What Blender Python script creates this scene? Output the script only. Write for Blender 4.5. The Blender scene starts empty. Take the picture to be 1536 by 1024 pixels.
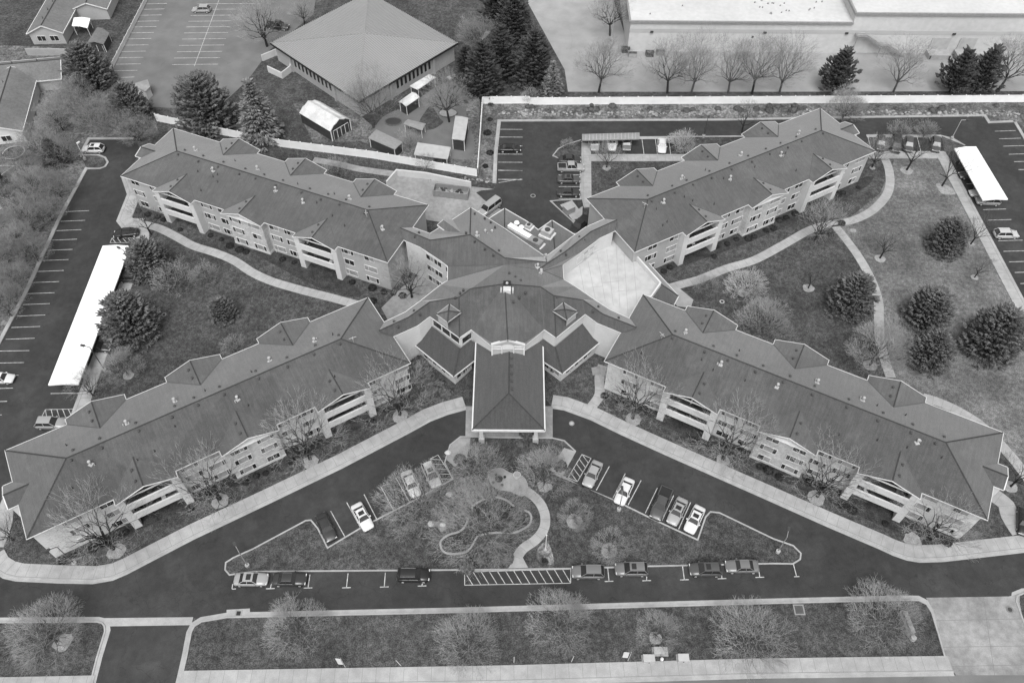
import bpy, math, random
from mathutils import Vector, Matrix
R0 = random.Random(11)
SC = bpy.context.scene
COL = SC.collection
# ---------------------------------------------------------------- camera model (aerial view, 110 m up)
F, PD, ROLL, CAMH = 1212.2, 0.906577, 0.0075257, 110.0
sP, cP, cR, sR = math.sin(PD), math.cos(PD), math.cos(ROLL), math.sin(ROLL)
def P(x, y, h=0.0):
    """ground survey: a point of the photograph whose height above ground is h -> place in metres"""
    u = (x-768)/F; v = (512-y)/F
    u, v = u*cR-v*sR, u*sR+v*cR
    t = (h-CAMH)/(-sP+cP*v)
    return (u*t, (cP+sP*v)*t)
def P3(x, y, h=0.0):
    a = P(x, y, h); return Vector((a[0], a[1], h))
def TT(x0, y0, k, pts, h=None):
    r = [(x0+a/k, y0+b/k) for a, b in pts]
    return r if h is None else [P(x, y, h) for x, y in r]
K = 3.7925
cam = bpy.data.objects.new('camera', bpy.data.cameras.new('camera')); COL.objects.link(cam)
cam.data.sensor_width = 36; cam.data.lens = F/1536*36; cam.data.clip_start = 1; cam.data.clip_end = 3000
rv = Vector((1, 0, 0)); uv = Vector((0, sP, cP)); fv = Vector((0, cP, -sP))
r_ = cR*rv+sR*uv; u_ = -sR*rv+cR*uv
cam.matrix_world = Matrix(((r_.x, u_.x, -fv.x, 0), (r_.y, u_.y, -fv.y, 0), (r_.z, u_.z, -fv.z, CAMH), (0, 0, 0, 1)))
SC.camera = cam
# ---------------------------------------------------------------- light: overcast, black-and-white film
W = bpy.data.worlds.new('World'); SC.world = W; W.use_nodes = True
nt = W.node_tree; bg = nt.nodes['Background']
sky = nt.nodes.new('ShaderNodeTexSky'); sky.sky_type = 'NISHITA'; sky.sun_disc = False
SUN_EL, SUN_AZ = math.radians(60), math.radians(184)
sky.sun_elevation = SUN_EL; sky.sun_rotation = SUN_AZ; sky.dust_density = 3
bw = nt.nodes.new('ShaderNodeRGBToBW')
nt.links.new(sky.outputs[0], bw.inputs[0]); nt.links.new(bw.outputs[0], bg.inputs[0]); bg.inputs[1].default_value = 0.15
sl = bpy.data.lights.new('sun', 'SUN'); sl.energy = 1.0; sl.angle = math.radians(34); sl.color = (1, 1, 1)
so = bpy.data.objects.new('sun', sl); COL.objects.link(so)
sd = Vector((math.sin(SUN_AZ)*math.cos(SUN_EL), math.cos(SUN_AZ)*math.cos(SUN_EL), math.sin(SUN_EL)))
so.rotation_euler = sd.to_track_quat('Z', 'Y').to_euler(); so.location = (0, 0, 200)
SC.view_settings.view_transform = 'Standard'; SC.view_settings.look = 'None'; SC.view_settings.gamma = 1
SC.view_settings.exposure = 1.0
# ---------------------------------------------------------------- materials (all neutral greys)
def mat(name, g, rough=0.8, noise=(), spec=0.3, metal=0.0, bump=0.0, coat=0.0, wave=None, vor=None, sheen=0.0):
    """noise: (scale, amount) pairs multiply the grey"""
    m = bpy.data.materials.new(name); m.use_nodes = True; n = m.node_tree; b = n.nodes['Principled BSDF']
    b.inputs['Roughness'].default_value = rough; b.inputs['Specular IOR Level'].default_value = spec
    b.inputs['Metallic'].default_value = metal; b.inputs['Sheen Weight'].default_value = sheen; b.inputs['Sheen Roughness'].default_value = .6; b.inputs['Coat Weight'].default_value = coat
    b.inputs['Base Color'].default_value = (g, g, g, 1)
    L = n.links
    if noise or wave or vor:
        geo = n.nodes.new('ShaderNodeNewGeometry'); tc = n.nodes.new('ShaderNodeTexCoord')
        val = None
        def mul(a, sock):
            if a is None: return sock
            q = n.nodes.new('ShaderNodeMath'); q.operation = 'MULTIPLY'; L.new(a, q.inputs[0]); L.new(sock, q.inputs[1]); return q.outputs[0]
        def ramp(sock, lo, hi, a, b_):
            q = n.nodes.new('ShaderNodeMapRange'); L.new(sock, q.inputs['Value'])
            q.inputs['From Min'].default_value = lo; q.inputs['From Max'].default_value = hi
            q.inputs['To Min'].default_value = a; q.inputs['To Max'].default_value = b_; return q.outputs['Result']
        last = None
        for i, (s, amt, *ani) in enumerate(noise):
            t = n.nodes.new('ShaderNodeTexNoise'); t.inputs['Scale'].default_value = s; t.inputs['Detail'].default_value = 4
            off = n.nodes.new('ShaderNodeVectorMath'); off.operation = 'ADD'; off.inputs[1].default_value = (i*37.1, i*11.3, i*5.7)
            lo_, hi_ = (.545, .575) if ani == ['step'] else (.34, .66)   # a sharp edge for re-laid patches
            if ani and ani != ['step']:   # streaks running down the slope
                off.operation = 'MULTIPLY'; off.inputs[1].default_value = ani[0]; L.new(tc.outputs['Object'], off.inputs[0])
            else: L.new(geo.outputs['Position'], off.inputs[0])
            L.new(off.outputs[0], t.inputs['Vector'])
            val = mul(val, ramp(t.outputs['Fac'], lo_, hi_, 1-amt, 1+amt)); last = t.outputs['Fac']
        if wave:
            axis, s, amt = wave
            t = n.nodes.new('ShaderNodeTexWave'); t.bands_direction = axis; t.inputs['Scale'].default_value = s; t.wave_profile = 'SAW'
            L.new(tc.outputs['Object'], t.inputs['Vector']); val = mul(val, ramp(t.outputs['Fac'], 0, 1, 1-amt, 1+amt))
        if vor:
            s, wd, amt = vor
            nz = n.nodes.new('ShaderNodeTexNoise'); nz.inputs['Scale'].default_value = s*3
            mx = n.nodes.new('ShaderNodeMix'); mx.data_type = 'VECTOR'; mx.inputs[0].default_value = 0.5
            sc = n.nodes.new('ShaderNodeVectorMath'); sc.operation = 'SCALE'; sc.inputs['Scale'].default_value = 3.0
            L.new(geo.outputs['Position'], nz.inputs['Vector']); L.new(nz.outputs['Color'], sc.inputs[0])
            ad = n.nodes.new('ShaderNodeVectorMath'); L.new(geo.outputs['Position'], ad.inputs[0]); L.new(sc.outputs[0], ad.inputs[1])
            t = n.nodes.new('ShaderNodeTexVoronoi'); t.feature = 'DISTANCE_TO_EDGE'; t.inputs['Scale'].default_value = s
            L.new(ad.outputs[0], t.inputs['Vector']); val = mul(val, ramp(t.outputs['Distance'], 0, wd, 1-amt, 1))
        q = n.nodes.new('ShaderNodeMath'); q.operation = 'MULTIPLY'; q.inputs[1].default_value = g; L.new(val, q.inputs[0])
        cc = n.nodes.new('ShaderNodeCombineColor')
        for k in range(3): L.new(q.outputs[0], cc.inputs[k])
        L.new(cc.outputs[0], b.inputs['Base Color'])
        if bump and last is not None:
            bp = n.nodes.new('ShaderNodeBump'); bp.inputs['Strength'].default_value = bump; bp.inputs['Distance'].default_value = .2
            L.new(last, bp.inputs['Height']); L.new(bp.outputs[0], b.inputs['Normal'])
    return m
M = {}
M['grass'] = mat('grass', .063, .95, ((.07, .16), (.45, .2), (1.6, .3), (7, .5)), .1, bump=.6)
M['lawn_pale'] = mat('dormant_lawn', .128, .95, ((.06, .24), (.3, .2), (1.4, .26), (7, .45)), .1, bump=.6)
M['scrub'] = mat('scrub', .115, .95, ((.12, .35), (.6, .35), (2, .4), (7, .4)), .1, bump=.5)
M['mulch'] = mat('mulch', .043, .95, ((.8, .3), (6, .4)), .1, bump=.5)
M['mulch_pale'] = mat('wood_chips', .250, .95, ((1.2, .2), (8, .3)), .1)
M['asphalt'] = mat('asphalt', .036, .85, ((.05, .16), (.16, .07, 'step'), (.3, .14), (1.2, .12), (14, .16)), .3, vor=(.16, .007, .34))
M['asphalt_old'] = mat('old_asphalt', .135, .9, ((.04, .12), (.3, .1), (14, .1)), .2, vor=(.09, .006, .14))
M['yard'] = mat('worn_asphalt_yard', .260, .9, ((.04, .1), (.3, .1), (14, .08)), .2, vor=(.09, .006, .12))
M['concrete'] = mat('concrete', .300, .9, ((.12, .1), (.9, .1), (10, .08)), .2)
M['concrete_old'] = mat('weathered_concrete', .235, .9, ((.2, .14), (1.2, .12), (10, .1)), .2)
M['drive'] = mat('driveway_concrete', .215, .9, ((.15, .2), (1.1, .15), (8, .1)), .2)
M['shed_white'] = mat('weathered_white_roofing', .5, .7, ((.6, .12), (4, .08)), .2)
M['seam'] = mat('deck_seam', .27, .9)
M['joint'] = mat('joint', .158, .9)
M['paint_line'] = mat('worn_line_paint', .396, .8, ((1.5, .25), (9, .2)), .2)
M['shingle'] = mat('shingles', .058, .92, ((.05, .1), (.11, .09, 'step'), (.3, .08), (1.0, .14, (3.5, .3, .3)), (1.3, .1), (9, .24)), .15, bump=.25, sheen=.45)
M['shingle_dark'] = mat('dark_shingles', .038, .92, ((.1, .12), (1.0, .14, (3.5, .3, .3)), (2.5, .1), (9, .22)), .15, bump=.25, sheen=.45)
M['ridge'] = mat('ridge_cap', .046, .92, ((3, .15),), .1)
M['valley'] = mat('valley_flashing', .085, .8, ((3, .1),), .2)
M['siding'] = mat('lap_siding', .500, .7, ((.25, .06), (3, .04)), .2, wave=('Z', 1.4, .07))
M['siding_mid'] = mat('tan_siding', .340, .7, ((.25, .06), (3, .04)), .2, wave=('Z', 1.4, .07))
M['white'] = mat('white_trim', .540, .6, ((.6, .04),), .3)
M['stucco'] = mat('pale_stucco', .500, .85, ((.3, .06), (4, .04)), .2)
def brick():
    m = mat('brick', .37, .85, ((.5, .12), (3, .1)), .2); n = m.node_tree; b = n.nodes['Principled BSDF']
    src = b.inputs['Base Color'].links[0].from_socket
    t = n.nodes.new('ShaderNodeTexBrick'); tc = n.nodes.new('ShaderNodeTexCoord'); mp = n.nodes.new('ShaderNodeMapping')
    mp.inputs['Rotation'].default_value = (math.pi/2, 0, 0)
    n.links.new(tc.outputs['Object'], mp.inputs[0]); n.links.new(mp.outputs[0], t.inputs['Vector'])
    t.inputs['Scale'].default_value = 1.6; t.inputs['Color1'].default_value = (.8, .8, .8, 1); t.inputs['Color2'].default_value = (1.15, 1.15, 1.15, 1)
    t.inputs['Mortar'].default_value = (1.3, 1.3, 1.3, 1); t.inputs['Mortar Size'].default_value = .03
    x = n.nodes.new('ShaderNodeMix'); x.data_type = 'RGBA'; x.blend_type = 'MULTIPLY'; x.inputs[0].default_value = 1
    n.links.new(src, x.inputs[6]); n.links.new(t.outputs['Color'], x.inputs[7]); n.links.new(x.outputs[2], b.inputs['Base Color'])
    return m
M['brick'] = brick()
M['glass'] = mat('window_glass', .020, .12, (), .6)
M['blind'] = mat('window_blind', .259, .5, ((1.5, .2),), .3)
M['dark'] = mat('dark_recess', .020, .8)
M['black'] = mat('black_plastic', .020, .5)
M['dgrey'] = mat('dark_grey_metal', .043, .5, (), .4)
M['metal'] = mat('galvanised_metal', .216, .5, ((2, .1),), .4)
M['pale_metal'] = mat('pale_metal', .360, .5, ((1, .08),), .4)
M['white_metal'] = mat('white_metal_roof', .770, .5, ((.3, .03), (2, .03)), .3)
M['membrane'] = mat('white_roof_membrane', .903, .7, ((.1, .04), (1, .03)), .2)
M['terrace'] = mat('deck_membrane', .400, .8, ((.15, .1), (.8, .08), (6, .05)), .2)
M['church_roof'] = mat('standing_seam_roof', .21, .42, ((.1, .06),), .5)
M['rib'] = mat('roof_rib', .280, .5, (), .4)
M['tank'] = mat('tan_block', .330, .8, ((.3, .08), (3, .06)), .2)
M['wallblock'] = mat('warehouse_block', .460, .85, ((.08, .06), (1, .05)), .2)
M['wallband'] = mat('warehouse_band', .375, .85, ((.3, .05),), .2)
M['fence_white'] = mat('white_vinyl', .703, .6, ((.5, .05),), .3)
M['wood'] = mat('weathered_wood', .108, .85, ((2, .2),), .2)
M['shed_dark'] = mat('dark_shed_siding', .043, .8, ((1, .15),), .2)
M['house_roof'] = mat('house_shingles', .137, .92, ((.2, .12), (2, .1), (11, .15)), .1)
M['rock'] = mat('rock', .230, .9, ((1.3, .35), (5, .2)), .2)
M['bark'] = mat('dark_bark', .030, .9, ((3, .3),), .1)
M['bark_pale'] = mat('pale_bark', .079, .9, ((3, .3),), .1)
M['twig'] = mat('twigs', .170, .9, ((1.2, .25),), .1)
M['twig_pale'] = mat('pale_twigs', .260, .9, ((1.2, .25),), .1)
M['twig_mid'] = mat('grey_twigs', .210, .9, ((1.2, .25),), .1)
M['twig_veil'] = mat('pale_fine_twigs', .27, .9, ((1.2, .25),), .1)
M['twig_dark'] = mat('dark_twigs', .100, .9, ((1.2, .25),), .1)
M['twig_white'] = mat('straw_pale_twigs', .396, .9, ((1.2, .2),), .1)
M['spruce'] = mat('spruce_needles', .105, .9, ((.5, .3), (2.5, .45)), .1)
M['spruce_pale'] = mat('blue_spruce_needles', .160, .9, ((.5, .3), (2.5, .45)), .1)
M['pine'] = mat('pine_needles', .055, .9, ((.5, .35), (2.5, .4)), .1)
M['bush'] = mat('bush_leaves', .030, .9, ((.8, .3), (4, .4)), .1)
M['tyre'] = mat('tyre', .020, .8); M['rim'] = mat('alloy_rim', .450, .35, (), .5, metal=.3)
M['lamp_glass'] = mat('lamp_glass', .600, .2, (), .5); M['tail'] = mat('tail_lens', .090, .3, (), .5)
PAINT = {n: mat(n+'_car_paint', g, .28, (), .5, coat=.25) for n, g in dict(white=.54, silver=.27, pale=.4, grey=.13, slate=.06, dark=.03, black=.014).items()}
# ---------------------------------------------------------------- mesh helpers
WL = {}
class MB:
    def __init__(s): s.v = []; s.f = []; s.m = []; s.sm = False
    def poly(s, pts, m=0):
        i = len(s.v); s.v += [tuple(p) for p in pts]; s.f.append(tuple(range(i, i+len(pts)))); s.m.append(m)
    def flat(s, pts, z, m=0): s.poly([(p[0], p[1], z) for p in ccw(pts)], m)
    def prism(s, pts, z0, z1, m=0, mt=None, bottom=False):
        pts = ccw(pts); n = len(pts)
        for i in range(n):
            a, b = pts[i], pts[(i+1) % n]
            s.poly([(a[0], a[1], z0), (b[0], b[1], z0), (b[0], b[1], z1), (a[0], a[1], z1)], m)
        s.poly([(p[0], p[1], z1) for p in pts], m if mt is None else mt)
        if bottom: s.poly([(p[0], p[1], z0) for p in reversed(pts)], m)
    def box(s, x0, x1, y0, y1, z0, z1, m=0): s.prism([(x0, y0), (x1, y0), (x1, y1), (x0, y1)], z0, z1, m, bottom=True)
    def tube(s, a, b, r0, r1=None, n=6, m=0, cap=True):
        a = Vector(a); b = Vector(b); r1 = r0 if r1 is None else r1
        d = b-a
        if d.length < 1e-6: return
        q = d.to_track_quat('Z', 'Y'); i = len(s.v)
        for c, r in ((a, r0), (b, r1)):
            for k in range(n):
                t = 2*math.pi*k/n; s.v.append(tuple(c+q @ Vector((r*math.cos(t), r*math.sin(t), 0))))
        for k in range(n):
            s.f.append((i+k, i+(k+1) % n, i+n+(k+1) % n, i+n+k)); s.m.append(m)
        if cap: s.f.append(tuple(i+n+k for k in range(n))); s.m.append(m)
    def bar(s, a, b, w, h, m=0):
        """rectangular bar between two points, top on the line"""
        a = Vector(a); b = Vector(b); d = (b-a).normalized(); sd_ = d.cross(Vector((0, 0, 1)))
        sd_ = Vector((1, 0, 0)) if sd_.length < 1e-4 else sd_.normalized()
        up = sd_.cross(d).normalized(); c = []
        for p in (a, b):
            for x, z in ((-w/2, -h), (w/2, -h), (w/2, 0), (-w/2, 0)): c.append(tuple(p+sd_*x+up*z))
        i = len(s.v); s.v += c
        for q in ((0, 1, 5, 4), (1, 2, 6, 5), (2, 3, 7, 6), (3, 0, 4, 7), (3, 2, 1, 0), (4, 5, 6, 7)):
            s.f.append(tuple(i+k for k in q)); s.m.append(m)
    def dome(s, c, rx, ry, rz, m=0, n=8, k=3, jit=0, rng=None):
        i0 = len(s.v); rows = []
        for a in range(k+1):
            t = math.pi/2*a/k; row = []
            for b in range(n):
                p = 2*math.pi*b/n; jr = 1+(rng.uniform(-jit, jit) if rng else 0)
                s.v.append((c[0]+rx*math.cos(t)*math.cos(p)*jr, c[1]+ry*math.cos(t)*math.sin(p)*jr, c[2]+rz*math.sin(t)*jr)); row.append(len(s.v)-1)
                if a == k: break
            rows.append(row)
        for a in range(k):
            for b in range(n):
                if a == k-1: s.f.append((rows[a][b], rows[a][(b+1) % n], rows[k][0]))
                else: s.f.append((rows[a][b], rows[a][(b+1) % n], rows[a+1][(b+1) % n], rows[a+1][b]))
                s.m.append(m)
    def sweep(s, pts, prof, closed=False, m=0, ms=None):
        """profile of (offset to the left, height) swept along a 2-D line with mitres"""
        n = len(pts); pts = [Vector((p[0], p[1])) for p in pts]; rows = []
        for i in range(n):
            a = pts[i-1] if (i > 0 or closed) else None; b = pts[(i+1) % n] if (i < n-1 or closed) else None
            d1 = (pts[i]-a).normalized() if a is not None else None; d2 = (b-pts[i]).normalized() if b is not None else None
            d1 = d1 or d2; d2 = d2 or d1
            n1 = Vector((-d1.y, d1.x)); n2 = Vector((-d2.y, d2.x)); mm = n1+n2
            mm = n1 if mm.length < .2 else mm.normalized()
            k = 1/max(.45, mm.dot(n1)); row = []
            for o, z in prof:
                q = pts[i]+mm*k*o; s.v.append((q.x, q.y, z)); row.append(len(s.v)-1)
            rows.append(row)
        for i in range(n if closed else n-1):
            a = rows[i]; b = rows[(i+1) % n]
            for j in range(len(prof)-1):
                s.f.append((a[j], b[j], b[j+1], a[j+1])); s.m.append(m if ms is None else ms[j])
        if not closed:
            s.f.append(tuple(rows[0])); s.m.append(m); s.f.append(tuple(reversed(rows[-1]))); s.m.append(m)
    def mesh(s, name, mats, off=(0, 0, 0)):
        me = bpy.data.meshes.new(name)
        me.from_pydata([(p[0]-off[0], p[1]-off[1], p[2]-off[2]) for p in s.v], [], s.f)
        for mm in mats: me.materials.append(M[mm] if isinstance(mm, str) else mm)
        me.polygons.foreach_set('material_index', s.m)
        if s.sm: me.polygons.foreach_set('use_smooth', [True]*len(s.f))
        me.update(); return me
    def build(s, name, mats, parent=None, world=True, loc=None, rot=0.0):
        """world=True: vertices are places on the map; otherwise they are local to loc/rot (or to the parent)"""
        mats = [mats] if isinstance(mats, (str, bpy.types.Material)) else mats
        pw = WL.get(parent.name, Vector((0, 0, 0))) if parent else Vector((0, 0, 0))
        if world and parent is None:
            lo = [min(p[k] for p in s.v) for k in range(3)]; hi = [max(p[k] for p in s.v) for k in range(3)]
            c = Vector(((lo[0]+hi[0])/2, (lo[1]+hi[1])/2, lo[2]))
        else: c = pw if world else Vector((0, 0, 0))
        o = bpy.data.objects.new(name, s.mesh(name, mats, c)); COL.objects.link(o)
        if parent: o.parent = parent
        if world: o.location = c-pw
        elif loc is not None: o.location = loc; o.rotation_euler.z = rot
        WL[o.name] = c if world else pw
        return o
def area(p): return sum(p[i][0]*p[(i+1) % len(p)][1]-p[(i+1) % len(p)][0]*p[i][1] for i in range(len(p)))/2
def ccw(p): p = [(a[0], a[1]) for a in p]; return p if area(p) > 0 else p[::-1]
def tag(o, label, cat, group=None):
    o['label'] = label; o['category'] = cat
    if group: o['group'] = group
    return o
def empty(name, loc, label, cat, group=None, rot=0.0):
    o = bpy.data.objects.new(name, None); COL.objects.link(o); o.location = loc; o.rotation_euler.z = rot
    o.empty_display_size = .5; WL[o.name] = Vector(loc); return tag(o, label, cat, group)
def struct(name, mb, mats): o = mb.build(name, mats); o['kind'] = 'structure'; return o
def ob(name, data, parent, loc=(0, 0, 0), rot=0.0, scale=None):
    o = bpy.data.objects.new(name, data); COL.objects.link(o); o.parent = parent; o.location = loc; o.rotation_euler.z = rot
    if scale is not None: o.scale = scale
    return o
def dup(root, loc, rot, label=None, group=None, scale=1.0):
    r = root.copy(); COL.objects.link(r); r.location = loc; r.rotation_euler.z = rot; r.scale = (scale,)*3
    if label: r['label'] = label
    if group: r['group'] = group
    for c0 in root.children:
        c1 = c0.copy(); COL.objects.link(c1); c1.parent = r
        for g0 in c0.children:
            g1 = g0.copy(); COL.objects.link(g1); g1.parent = c1
    return r
def smooth(pts, n=5, closed=False):
    out = []; N = len(pts)
    for i in range(N if closed else N-1):
        g = lambda k: pts[k % N] if closed else pts[max(0, min(N-1, k))]
        p0, p1, p2, p3 = g(i-1), g(i), g(i+1), g(i+2)
        for k in range(n):
            t = k/n
            out.append(tuple(.5*(2*p1[j]+(p2[j]-p0[j])*t+(2*p0[j]-5*p1[j]+4*p2[j]-p3[j])*t*t+(3*p1[j]-p0[j]-3*p2[j]+p3[j])*t**3) for j in (0, 1)))
    if not closed: out.append(tuple(pts[-1]))
    return out
def walk(pts, step):
    """points every step metres along a line, with the direction there"""
    out = []; acc = 0.0; nxt = step
    for a, b in zip(pts, pts[1:]):
        L = math.dist(a, b)
        while acc+L >= nxt and L > 0:
            t = (nxt-acc)/L; out.append((a[0]+(b[0]-a[0])*t, a[1]+(b[1]-a[1])*t, (b[0]-a[0])/L, (b[1]-a[1])/L)); nxt += step
        acc += L
    return out
# ================================================================ GROUND
def W2(pts, h=0): return [P(x, y, h) for x, y in pts]
mb = MB(); mb.flat([(-600, -250), (600, -250), (600, 700), (-600, 700)], 0); struct('ground', mb, 'grass')
def ground(name, px, z, m, sm=0):
    pts = W2(px)
    if sm: pts = smooth(pts, sm, True)
    mb = MB(); mb.flat(pts, z); return struct(name, mb, m)
EDGE_S = [(699, 611), (670, 619), (644, 629), (617, 644), (512, 699), (400, 753), (290, 805), (236, 833), (211, 846), (190, 857), (169, 866), (140, 871), (90, 870), (26, 867), (8, 863), (-8, 853), (-16, 838)]
EDGE_N = [(827, 609), (847, 612), (887, 626.6), (931, 648), (997, 678), (1160, 750), (1241, 786), (1320.6, 820), (1340, 829), (1360, 836), (1378.6, 839), (1413, 838), (1536, 824), (1700, 806)]
FRONT_KERB = [(-300, 941), (0, 932), (160, 930.5), (163, 930.5), (290, 927), (340, 923), (700, 915.5), (1130, 903), (1352, 897.5)]
ground('road', [(-420, 945)]+FRONT_KERB+[(1393, 897), (1515, 894), (1900, 884), (1900, 790)]+EDGE_N[::-1][1:]+[(820, 600), (706, 600)]+EDGE_S+[(-60, 800), (-420, 800)], .02, 'asphalt')
ground('parking_lot', [(134.5, 209.6), (200, 209), (214, 226), (186, 262), (193, 290), (176, 332), (183, 341), (208, 341), (208, 358), (148, 520), (115, 609), (108, 640), (60, 690), (5, 727), (-16, 838), (-60, 850), (-420, 850), (-250, 760), (-100, 640), (0, 514), (39.5, 440), (91, 326.5), (129, 250), (121, 233)], .024, 'asphalt')
ground('parking_lot', [(750, 182), (1092, 180.5), (1291.6, 176.7), (1476, 174), (1482.7, 184.6), (1521, 183), (1536, 208), (1700, 480), (1600, 560), (1536, 455), (1415.5, 229), (1299, 229), (1270, 214), (1180, 200), (1130, 205), (990, 232), (872, 232), (872, 315), (880, 345), (820, 385), (757, 340), (741, 310), (714, 288), (741, 284), (746.5, 275), (743, 262), (745, 229)], .02, 'asphalt')
ground('parking_lot', [(1521, 773), (1600, 768), (1640, 800), (1534, 818)], .024, 'asphalt')
ground('driveway', [(163, 937.5), (284, 936), (267.6, 1024), (258, 1080), (122, 1080), (142, 1024)], .024, 'asphalt')
ground('street', [(-300, 1052), (300, 1041), (880, 1024), (1136, 1018), (1430, 1012), (1536, 1010.5), (2000, 1004), (2000, 1300), (-300, 1300)], .02, 'asphalt_old')
ground('church_parking_lot', [(244, -45), (221, 0), (169, 101.5), (176, 118), (205, 140), (227, 161), (272, 163), (330, 160), (372, 120), (405, 75), (470, 22), (480, -45)], .02, 'asphalt_old')
ground('warehouse_yard', [(790, -45), (792, 5), (847, 105), (852, 138), (1180, 138), (1536, 137), (1900, 137), (1900, 60), (940, 60), (905, -45)], .02, 'yard')
ground('scrub_ground', [(-300, 60), (60, 70), (100, 74), (168, 102), (176, 118), (205, 140), (228, 163), (238, 200), (134, 208), (121, 232), (129, 250), (91, 326.5), (39.5, 440), (0, 514), (-100, 640), (-400, 900)], .012, 'scrub')
ground('planting_strip', [(723, 152), (1536, 152), (1700, 152), (1700, 190), (1560, 205), (1521, 181), (1482, 183), (1478, 172), (1092, 178), (750, 180), (743, 229), (741, 275), (716, 272)], .012, 'scrub')
ground('churchyard', [(440, 155), (530, 165), (560, 190), (700, 110), (720, 150), (716, 262), (640, 248), (540, 212), (470, 214)], .012, 'scrub')
ground('lawn', [(1258, 340), (1320, 290), (1345, 232), (1416, 236), (1600, 545), (1560, 720), (1400, 600), (1338, 568), (1328, 536), (1320, 480), (1318, 450), (1306, 416), (1284, 379)], .012, 'lawn_pale')
mb = MB()
for px, sm_ in (([(699, 609), (829, 609), (829, 657), (698, 657)], 0),):
    mb.flat(W2(px), .032)
struct('canopy_apron', mb, 'concrete_old')
ground('concrete_apron', [(590, 262), (640, 268), (700, 279), (741, 284), (722, 286), (714, 289), (735, 308), (757, 316), (700, 340), (640, 330), (580, 290)], .036, 'concrete_old')
ground('concrete_apron', [(1389, 896), (1513, 894), (1530, 890), (1529, 902), (1536, 938), (1560, 1012), (1434, 1012), (1418, 991), (1400, 915)], .03, 'drive')
mb = MB(); mb.flat(W2([(155, 926.5), (290, 925), (287, 937), (160, 939)]), .034)
mb.flat(W2([(340, 914), (375, 912), (375, 922.5), (340, 923.5)]), .034); struct('gutter_apron', mb, 'concrete')
# joints across the right driveway
mb = MB()
for a, b in (((1404, 930), (1533, 927.5)), ((1414, 970), (1540, 968)), ((1424, 999), (1550, 996)), ((1475, 895), (1492, 1012))):
    A, B = P3(*a, .036), P3(*b, .036); mb.bar(A, B, .06, .004)
struct('pavement_joints', mb, 'joint')
# ---- pavements with kerbs along the two wings and the street
KERB = [(-.45, .025), (-.04, .028), (0, .14), (.16, .15)]
def pavement(name, px, width, side=1, joints=1.6, sm=0, kerb=True, z=.13, m='concrete'):
    pts = W2(px); pts = smooth(pts, sm) if sm else pts
    mb = MB(); pr = (KERB+[(.165, .132)] if kerb else [(0, .0), (0, z)])+[(width, z), (width, 0)]
    mb.sweep(pts, [(o*side, zz) for o, zz in pr], m=0, ms=[0]*(len(pr)-1))
    for x, y, dx, dy in walk(pts, joints):
        nx, ny = -dy*side, dx*side; a = .17 if kerb else 0
        mb.bar((x+nx*a, y+ny*a, z+.006), (x+nx*width, y+ny*width, z+.006), .035, .004, 1)
    if kerb:
        mb.sweep(pts, [(.2*side, z+.004), (.25*side, z+.004)], m=1)
    return struct(name, mb, [m, 'joint'])
pavement('pavement', EDGE_S, 2.15, -1)
pavement('pavement', EDGE_N, 2.15, 1)
pavement('pavement', [(270, 1031), (760, 1022.5), (1136, 1012), (1430, 1008)], 2.1, 1, 1.8)
pavement('pavement', [(-300, 1047), (136, 1038)], 2.1, 1, 1.8)
def kerb(px, side=1, closed=False, sm=0, w=1.0, top=.15):
    pts = W2(px); pts = smooth(pts, sm, closed) if sm else pts
    mb = MB(); mb.sweep(pts, [(o*side*w, z) for o, z in ((-.58, .026), (-.05, .03), (0, top), (.2, top), (.2, 0))], closed)
    return struct('kerb', mb, 'concrete')
kerb([(-300, 941), (0, 932), (146, 931), (154, 933), (158, 938), (159, 946), (147, 985), (137, 1024)], -1)
kerb([(270, 1024), (279, 985), (286, 948), (291, 938), (302, 931), (340, 924.5), (700, 916.5), (1130, 904), (1352, 898.5), (1378, 899), (1390, 905), (1398, 918), (1408, 950), (1420, 992)], -1)
kerb([(1700, 884), (1536, 888), (1524, 893), (1523, 902), (1536, 938), (1556, 1000)], 1)
# triangular island
ISL = [(340, 844), (351, 837), (380, 824), (459, 781.7), (466, 781), (476, 793), (491, 823), (543.5, 791.5), (617, 753.5), (680.6, 719), (668, 694), (676, 668), (691, 656), (712, 656), (740, 657), (829, 658), (846, 662), (862, 677), (842, 713), (826, 708), (923, 752), (980, 780), (1047, 811), (1059, 776), (1066, 768.5), (1079, 770), (1160, 809), (1189, 819), (1200, 830), (1199, 838), (1189, 844.5), (1160, 844), (976, 848), (857.5, 851.5), (760, 853), (380, 856), (345, 861), (339, 854)]
mb = MB(); mb.flat(W2(ISL), .1); struct('island_lawn', mb, 'grass')
kerb(ISL, 1, True)
# ramps and hatched corners by the canopy
ground('ramp', [(824, 706), (846, 672), (862, 677), (842, 713)], .165, 'concrete')
ground('ramp', [(689, 657), (676, 669), (670, 690), (682, 700), (700, 690), (706, 657)], .155, 'concrete_old')
# lot kerbs
kerb([(200, 208.5), (134.5, 209), (121, 233)], 1)
kerb([(121, 233), (148, 233), (158, 237), (162, 244), (158, 250), (150, 253), (130.5, 253.5), (91, 326.5), (39.5, 440), (0, 514), (-100, 700)], 1)
ground('island_lawn', [(122, 234), (147, 234), (157, 238), (160, 244), (156, 250), (149, 252), (131, 252)], .1, 'grass')
kerb([(1092, 180.5), (750, 182), (745, 229), (743, 275)], 1); kerb([(1521, 183), (1482.7, 184.6), (1476, 174), (1291.6, 176.7), (1092, 180.5)], 1)
kerb([(1700, 470), (1536, 208), (1521, 183)], 1)
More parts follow.
